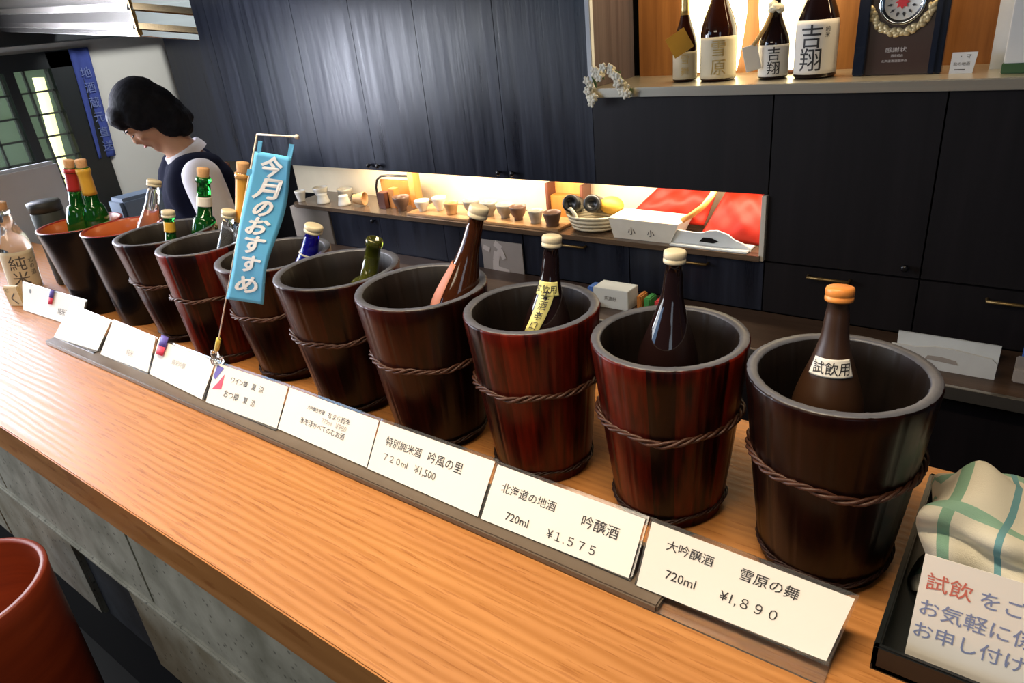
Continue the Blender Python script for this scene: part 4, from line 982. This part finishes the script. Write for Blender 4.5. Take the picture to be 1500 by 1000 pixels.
# ------------------------------------------------------------------ back worktop and what stands on it
WZ = -.31
wk = thing('back_worktop', 'dark back worktop with steel edge below the drawers', 'worktop', (0, 1.05, WZ))
MB().box(-1.9, 1.6, 0, .247, -.03, 0, b=.002).build('worktop_slab', grain('worktop_wood', (.045, .025, .015), (.08, .047, .03), rough=.35, scale=(3, 60, 60)), wk)
MB().box(-1.9, 1.6, -.012, 0, -.032, .001, b=.001).build('steel_edge', m_steel2, wk)
tag(MB().box(-1.9, 1.6, 1.09, 1.297, -1.0, WZ-.031).build('base_unit', m_panel), 'dark base unit under the back worktop', 'cabinet')
po = thing('brush_poster', 'grey poster with pale brush strokes hung on the low cupboard', 'poster', (-.86, 1.292, -.28))
MB().box(-.095, .098, 0, .004, -.115, .088).build('poster_sheet', m_greypaper, po)
br_ = MB(); lf_ = .0004
for pts_, rs_ in (([(-.03, .08), (0, .06), (-.015, .035), (-.035, .03)], .012), ([(-.02, .045), (-.03, .01), (-.035, -.03), (-.02, -.08)], .015), ([(-.04, -.02), (0, -.025), (.03, -.03)], .010), ([(-.085, .06), (-.055, .05)], .010), ([(0, .05), (.012, .02)], .010), ([(-.02, -.05), (0, -.07), (-.01, -.1)], .011)):
    for (a, b), (c, d) in zip(pts_, pts_[1:]):
        lf_ += .0002; dx, dz = c-a, d-b; ln = math.hypot(dx, dz); nx, nz = -dz/ln*rs_, dx/ln*rs_
        br_.add([(a+nx, -lf_, b+nz), (a-nx, -lf_, b-nz), (c-nx, -lf_, d-nz), (c+nx, -lf_, d+nz)], [[0, 1, 2, 3]])
br_.build('brush_print', m_posterwhite, po)
cx_ = thing('white_carton', 'small white carton with a printed word on the back worktop', 'carton', (-.305, 1.165, WZ))
MB().box(-.063, .063, -.03, .04, 0, .066, b=.0015).build('carton_body', m_whitebox, cx_)
text_on(((-.063, -.030, 0), (1, 0, 0), (0, 0, 1)), [fit_glyphs('茶漉紙', .040, .085, .034)], m_inkg, cx_)
for k, (x, m, w_, lab) in enumerate(((-.395, m_bluepack, .024, 'blue packet left of the white carton'), (-.218, m_orwood, .016, 'brown packet right of the white carton'), (-.190, m_greenpack, .022, 'green packet between the brown and the red ones'), (-.148, m_redpack, .034, 'red packet right of the green one'))):
    tag(MB().box(x-w_/2, x+w_/2, 1.16, 1.21, WZ, WZ+.052-.004*k, b=.004).build('food_packet', m), lab+' on the back worktop', 'packet', 'packets on the back worktop')
tag(crumple([(-.46, 1.085, WZ+.004), (-.33, 1.08, WZ+.004), (-.34, 1.13, WZ+.020), (-.45, 1.13, WZ+.022)], 14, 8, .002, 4).build('foil_sheet', m_steel2), 'crumpled foil sheet in front of the white carton', 'foil')
wt_ = thing('white_tray', 'white plastic tray with a slot handle on the worktop behind the rightmost tub', 'tray', (.62, 1.15, WZ))
front_plate([(-.112, 0), (.112, 0), (.112, .040), (.10, .052), (.02, .060), (-.02, .060), (-.06, .052), (-.112, .052)], -.035, -.029, m_foam, wt_, 'front_wall')
MB().box(-.112, .112, -.029, .06, 0, .005).build('tray_floor', m_foam, wt_); MB().box(-.112, .112, .06, .066, 0, .045).build('back_wall', m_foam, wt_)
front_plate([(-.035, .026), (.035, .022), (.030, .032), (0, .037), (-.030, .036)], -.0362, -.0352, m_greypaper, wt_, 'handle_slot')
tag(MB().box(.765, .90, 1.12, 1.20, WZ, WZ+.035, b=.003).build('grey_box', m_greypaper), 'grey flat box at the right end of the worktop', 'box')
tag(MB().box(.775, .86, 1.205, 1.25, WZ, WZ+.07, b=.003).build('blue_box', m_bluepack), 'blue box behind the grey flat box', 'box')

# ------------------------------------------------------------------ far left: hood, wall curtain, lamp, panel
hd = thing('metal_hood', 'ridged stainless steel hood hanging over the far end of the counter', 'hood', (-1.25, .36, .62))
prf = [(0, 0), (.001, .002), (.001, .016), (.008, .019), (.003, .034), (.003, .062), (.009, .066), (.004, .082), (.004, .125), (.010, .130), (.004, .15), (.0, .30)]
hb_ = MB(); xL = -1.60; tiltz = .0594
path = [(xL, .24, -xL*tiltz), (-.012, .0018, .0), (.0, .006, -.001), (.083, .117, -.026), (-.5, .45, -.01)]
nrm_ = [(-.15, -1), (-.15, -1), (.8, -.6), (.7, -.3), (.5, .8)]
for i in range(len(path)-1):
    (x0, y0, z0), (x1, y1, z1) = path[i], path[i+1]
    for (o0, h0), (o1, h1) in zip(prf, prf[1:]):
        P = lambda i_, o_, h_: (path[i_][0]+nrm_[i_][0]*o_, path[i_][1]+nrm_[i_][1]*o_, path[i_][2]+h_)
        hb_.add([P(i, o0, h0), P(i+1, o0, h0), P(i+1, o1, h1), P(i, o1, h1)], [[0, 1, 2, 3]], 0, True)
hb_.add([path[0], path[1], path[2], path[3], path[4], (xL, .45, -xL*tiltz-.01)], [[0, 1, 2, 3, 4, 5]])
hb_.add([(p_[0], p_[1], p_[2]+.3) for p_ in path]+[(xL, .45, -xL*tiltz+.29)], [[5, 4, 3, 2, 1, 0]])
hb_.build('hood_shell', m_steel, hd)
MB().box(-.012, .003, -.003, .012, .0, .13, b=.003).build('corner_strap', m_brass, hd)
nc = thing('navy_curtain', 'narrow navy cloth strip with pale characters hanging on the pale wall', 'curtain', (-2.915, .92, .625))
vs = []; fs = []
for layer in (0, -.003):
    for j_ in range(21):
        for i_ in range(9):
            u, v = i_/8, j_/20; vs.append((.012+.006*math.sin(u*8+v*2)+layer, -.045-.020*v+.085*u-.010*v, -.485*v))
S = 9*21
for j_ in range(20):
    for i_ in range(8): q_ = [j_*9+i_, j_*9+i_+1, (j_+1)*9+i_+1, (j_+1)*9+i_]; fs += [q_, [k+S for k in q_[::-1]]]
rim = [k for k in range(9)]+[j_*9+8 for j_ in range(1, 21)]+[20*9+k for k in range(7, -1, -1)]+[j_*9 for j_ in range(19, 0, -1)]
for a, b_ in zip(rim, rim[1:]+rim[:1]): fs.append([b_, a, a+S, b_+S])
nco = MB().add(vs, fs, 0, True).build('cloth', m_navy, nc)
tv, tf = vert_glyphs('地酒蔵元直送', 0, 0, .066, .050)
MB().add([(.0205, -.005+v.x+.062*v.y*.5, -.07+v.y) for v in tv], tf).build('lettering', m_navyprint, nco)
tb = thing('tube_lamp', 'lit yellow tube lamp upright behind the lattice window', 'lamp', (-3.12, .725, -.34))
MB().lathe([(.035, 0), (.035, .02), (.012, .03), (.0001, .03)], n=20).build('lamp_foot', m_frame, tb)
tl2 = MB(); tl2.tube([(0, .0, .03), (0, .07, .86)], .024, n=16); tl2.build('lamp_tube', m_tube, tb)
pn = thing('white_partition', 'white board partition standing behind the far end of the counter', 'partition', (-2.3, .30, -1.0))
MB().box(-.02, .02, -.5, .135, .90, 1.243, b=.012).build('board', m_whitebox, pn)
for y_ in (-.45, .10): MB().box(-.015, .015, y_-.02, y_+.02, 0, .91).build('post', m_palegrey, pn)
# slate bag and pale bowl on a stand by the person
sd = thing('side_table', 'dark low table behind the far end of the counter', 'table', (-2.30, .68, -1.0))
MB().box(-.30, .30, -.22, .22, .80, .83, b=.004).build('table_top', m_panel, sd)
for sx in (-.27, .27):
    for sy in (-.19, .19): MB().box(sx-.02, sx+.02, sy-.02, sy+.02, 0, .80).build('leg', m_panel, sd)
sb = thing('slate_bag', 'slate blue bag standing behind the person, left of the white sleeve', 'bag', (-2.22, .66, -.17))
MB().box(-.06, .06, -.10, .12, 0, .235, b=.014).build('bag_body', m_slate, sb)
MB().tube([(.062, .0, .15), (.075, .02, .135), (.075, .05, .135), (.062, .07, .15)], .006).build('buckle', m_knob, sb)
bo = MB().lathe([(.03, 0), (.045, .01), (.065, .05), (.070, .072), (.066, .076), (.055, .088), (.02, .098), (.0001, .1)], n=32).build('lidded_bowl', m_palegrey); bo.location = (-2.06, .66, -.17); tag(bo, 'pale grey lidded bowl in front of the slate bag', 'bowl')
# brown post, white note right of the person
tag(MB().box(-2.20, -2.10, .97, 1.03, -1.0, .115, b=.004).build('wooden_post', m_redbrown), 'reddish brown wooden post behind the cork bottle, right of the person', 'post')
tag(MB().quadslab([(-2.225, .97, -.06), (-2.165, .985, -.065), (-2.165, .985, .058), (-2.225, .97, .062)], .003).build('white_note', m_whitebox), 'white note sheet fixed to the brown post beside the vest', 'note')

# ------------------------------------------------------------------ person
pe = thing('person', 'person with short black hair, white shirt and navy vest looking down', 'person', (-1.571, .455, -1.0), rz=-.391)
Z0 = 1.411    # head centre above the floor; local -Y is where the figure faces
def remesh(mb, vox, smooth=6):
    me = bpy.data.meshes.new('tmp'); me.from_pydata([tuple(p) for p in mb.v], [], mb.f); me.update()
    ob = bpy.data.objects.new('tmp', me); C.objects.link(ob)
    r = ob.modifiers.new('r', 'REMESH'); r.mode = 'VOXEL'; r.voxel_size = vox
    s = ob.modifiers.new('s', 'SMOOTH'); s.factor = .5; s.iterations = smooth
    dg = bpy.context.evaluated_depsgraph_get(); out = bpy.data.meshes.new_from_object(ob.evaluated_get(dg))
    bpy.data.objects.remove(ob); bpy.data.meshes.remove(me)
    return out
def from_mesh(me, name, m, parent):
    me.name = name; me.materials.clear(); me.materials.append(m)
    for p in me.polygons: p.use_smooth = True
    o = bpy.data.objects.new(name, me); C.objects.link(o); o.parent = parent; return o
def limb(mb, pts, rs, n=14):
    """capsule chain"""
    P = [Vector(p) for p in pts]; fine = []; fr = []
    for i in range(len(P)-1):
        for k in range(8): fine.append(P[i].lerp(P[i+1], k/8)); fr.append(rs[i]+(rs[i+1]-rs[i])*k/8)
    fine.append(P[-1]); fr.append(rs[-1]); mb.tube(fine, .01, n=n, rs=fr)
    for p, r in zip(P, rs): mb.ell(p, (r, r, r), n=14, m=10)
def ring(c, rx, ry, n=28, tilt=0): return [Vector(c)+Vector((rx*math.cos(2*PI*k/n), ry*math.sin(2*PI*k/n), -tilt*ry*math.sin(2*PI*k/n))) for k in range(n)]
HP = 0.80   # head bowed
HM = Matrix.Translation((0, .012, Z0-.012)) @ Matrix.Rotation(HP, 4, 'X') @ Matrix.Scale(.86, 4)
def H(p): return HM @ Vector(p)
Rm = Matrix.Rotation(HP, 3, 'X')
bd = MB()
# head: cranium, face wedge, jaw, chin, nose, lips, brow, cheeks, ears (head frame: -Y is the face, Z the crown)
def he(c, r): bd.ell(H(c), [q*.86 for q in r], n=24, m=16, rot=Rm)
he((0, .014, .030), (.070, .088, .082)); he((0, -.030, -.020), (.058, .056, .078)); he((0, -.045, -.066), (.042, .040, .040)); he((0, -.074, -.088), (.020, .018, .017))
bd.M = HM
bd.loft([ring((0, -.086, .018), .006, .005, 10), ring((0, -.093, .0), .008, .007, 10), ring((0, -.103, -.018), .011, .009, 10), ring((0, -.098, -.027), .013, .010, 10), ring((0, -.085, -.033), .010, .006, 10)])
bd.M = Matrix.Identity(4)
he((0, -.104, -.022), (.009, .008, .008)); he((0, -.088, -.047), (.020, .010, .006)); he((0, -.086, -.056), (.017, .010, .006)); he((0, -.080, .022), (.048, .012, .010))
for s in (-1, 1): he((s*.034, -.066, -.020), (.020, .020, .018)); he((s*.070, .016, -.008), (.008, .018, .028))
# neck and trunk
SH = Vector((0, .105, Z0-.165))
limb(bd, [H((0, .03, -.045)), (0, .062, Z0-.085), (0, .098, Z0-.150)], [.052, .046, .054])
def trunk(mb, g=0):
    mb.loft([ring((0, .115, .80), .155+g, .105+g), ring((0, .110, .88), .150+g, .100+g), ring((0, .108, .98), .132+g, .090+g), ring((0, .100, 1.08), .146+g, .100+g), ring((0, .098, 1.15), .155+g, .100+g), ring((0, .104, 1.20), .150+g, .085+g), ring((0, .104, 1.245), .115+g, .062+g), ring((0, .102, 1.27), .060+g, .048+g)])
trunk(bd)
arms = {}
for s in (-1, 1):
    sh = Vector((s*.165, .106, 1.208)); el = Vector((s*.205, .130, .975)); wr = Vector((s*.13, -.085, .955)); arms[s] = (sh, el, wr)
    limb(bd, [(s*.11, .105, 1.195), sh, el], [.045, .048, .040]); limb(bd, [el, wr], [.040, .026])
    # hand: palm, four bent fingers and a thumb leaving the side of the palm
    d = Vector((-s*.25, -.95, -.18)).normalized(); side = Vector((s, -.2, 0)); side = (side-d*side.dot(d)).normalized(); dn = d.cross(side)*(1 if d.cross(side).z < 0 else -1)
    pc_ = wr+d*.045; rot = Matrix((side, d, dn)).transposed(); bd.ell(pc_, (.038, .046, .015), rot=rot)
    for k, (off, ln) in enumerate(((-.027, .062), (-.009, .072), (.009, .068), (.026, .052))):
        r0_ = wr+d*.080+side*(-s*off*s); j1 = r0_+d*ln*.45+dn*.004; j2 = j1+(d*.8+dn*.6).normalized()*ln*.33; j3 = j2+(d*.45+dn*.9).normalized()*ln*.26
        limb(bd, [wr+d*.05+side*(-off), r0_, j1, j2, j3], [.010, .009, .0085, .008, .007], n=8)
    t0 = wr+d*.025-side*.030; limb(bd, [wr+d*.015-side*.012, t0, t0+(d*.7-side*.7+dn*.3).normalized()*.032, t0+(d*.9-side*.4+dn*.5).normalized()*.058], [.013, .011, .0095, .008], n=8)
    # legs and feet
    limb(bd, [(s*.080, .115, .82), (s*.088, .10, .46), (s*.090, .12, .075)], [.085, .055, .036]); limb(bd, [(s*.090, .13, .045), (s*.095, .03, .030), (s*.097, -.045, .024)], [.040, .034, .024])
body = from_mesh(remesh(bd, .0075, 4), 'body', m_skin, pe)
# shirt: trunk, sleeves to the wrist, collar
sh_ = MB(); trunk(sh_, .006)
for s in (-1, 1):
    sh, el, wr = arms[s]; limb(sh_, [(s*.12, .106, 1.205), sh, sh.lerp(el, .5)+Vector((s*.008, 0, 0)), el, el.lerp(wr, .9)], [.050, .062, .060, .052, .038])
shirt = from_mesh(remesh(sh_, .010, 5), 'shirt', m_shirt, pe)
co = MB(); rings_ = []
for z_, rr_, yy_ in ((-.152, .072, .100), (-.135, .066, .094), (-.124, .062, .088), (-.124, .057, .088), (-.148, .060, .098)): rings_.append(ring((0, yy_, Z0+z_), rr_, rr_*.92, 32, tilt=-.45))
co.loft(rings_, caps=False); co.build('collar', m_shirt, shirt)
# vest: closed trunk shell with armholes, lower edge over the trousers
ve = MB()
vr = [ring((0, .112, .86), .166, .118), ring((0, .110, .92), .160, .112), ring((0, .107, 1.00), .146, .104), ring((0, .100, 1.08), .156, .113), ring((0, .099, 1.14), .158, .112), ring((0, .105, 1.19), .140, .099), ring((0, .107, 1.232), .120, .082), ring((0, .106, 1.252), .095, .068), ring((0, .104, 1.262), .082, .062)]
ve.loft(vr)
for s in (-1, 1): ve.ell((s*.100, .106, 1.238), (.055, .084, .042)); ve.ell((s*.100, .050, 1.165), (.060, .055, .085)); ve.ell((s*.100, .160, 1.165), (.060, .058, .085))
from_mesh(remesh(ve, .008, 4), 'vest', m_vest, pe)
tz = MB()
for s in (-1, 1): limb(tz, [(s*.080, .115, .80), (s*.088, .10, .46), (s*.090, .12, .07)], [.100, .070, .055])
tz.loft([ring((0, .115, .72), .165, .115), ring((0, .115, .80), .168, .118), ring((0, .112, .88), .160, .110)])
from_mesh(remesh(tz, .012, 3), 'trousers', m_trouser, pe)
# hair: bobbed cap, fringe over the brow, longer at the nape
hr = MB()
def hh(c, r, rx=0): hr.ell(H(c), [q*.86 for q in r], n=28, m=18, rot=Rm @ Matrix.Rotation(rx, 3, 'X'))
hh((0, .022, .042), (.084, .100, .088)); hh((0, .070, -.010), (.078, .055, .082)); hh((0, -.052, .072), (.066, .042, .038)); hh((0, -.072, .052), (.058, .022, .026))
for s in (-1, 1): hh((s*.062, .030, -.012), (.024, .052, .070)); hh((s*.060, -.020, .020), (.022, .044, .050), .2); hh((s*.055, .055, -.058), (.026, .040, .034))
hh((0, .085, -.060), (.062, .032, .036)); hh((0, .078, -.095), (.056, .030, .045))
for s in (-1, 1): hh((s*.046, .060, -.085), (.026, .034, .046)); hh((s*.056, .022, -.070), (.024, .046, .055)); hh((s*.046, .040, -.112), (.026, .036, .040))
hm = remesh(hr, .0055, 5)
inv = HM.inverted()
for v in hm.vertices:       # strands
    q = inv @ v.co; a = math.atan2(q.x, q.z-.02); nrm = Vector(v.normal) if hasattr(v, 'normal') else Vector((0, 0, 1))
    v.co = v.co+nrm*(.0008*math.sin(a*60+q.y*14)+.0005*math.sin(a*131-q.y*30))
from_mesh(hm, 'hair', m_hair, pe)
for s in (-1, 1):
    e = MB(); e.M = HM; e.tube([(s*.018, -.0865, .004), (s*.028, -.0885, .001), (s*.040, -.082, .003)], .0022, n=6); e.tube([(s*.016, -.0915, .024), (s*.030, -.0905, .029), (s*.045, -.080, .026)], .0024, n=6); e.build('eye_and_brow', m_eye, body)
e = MB(); e.M = HM; e.tube([(-.018, -.0935, -.0515), (0, -.0985, -.0500), (.018, -.0935, -.0515)], .0032, n=8); e.build('lips', m_lips, body)
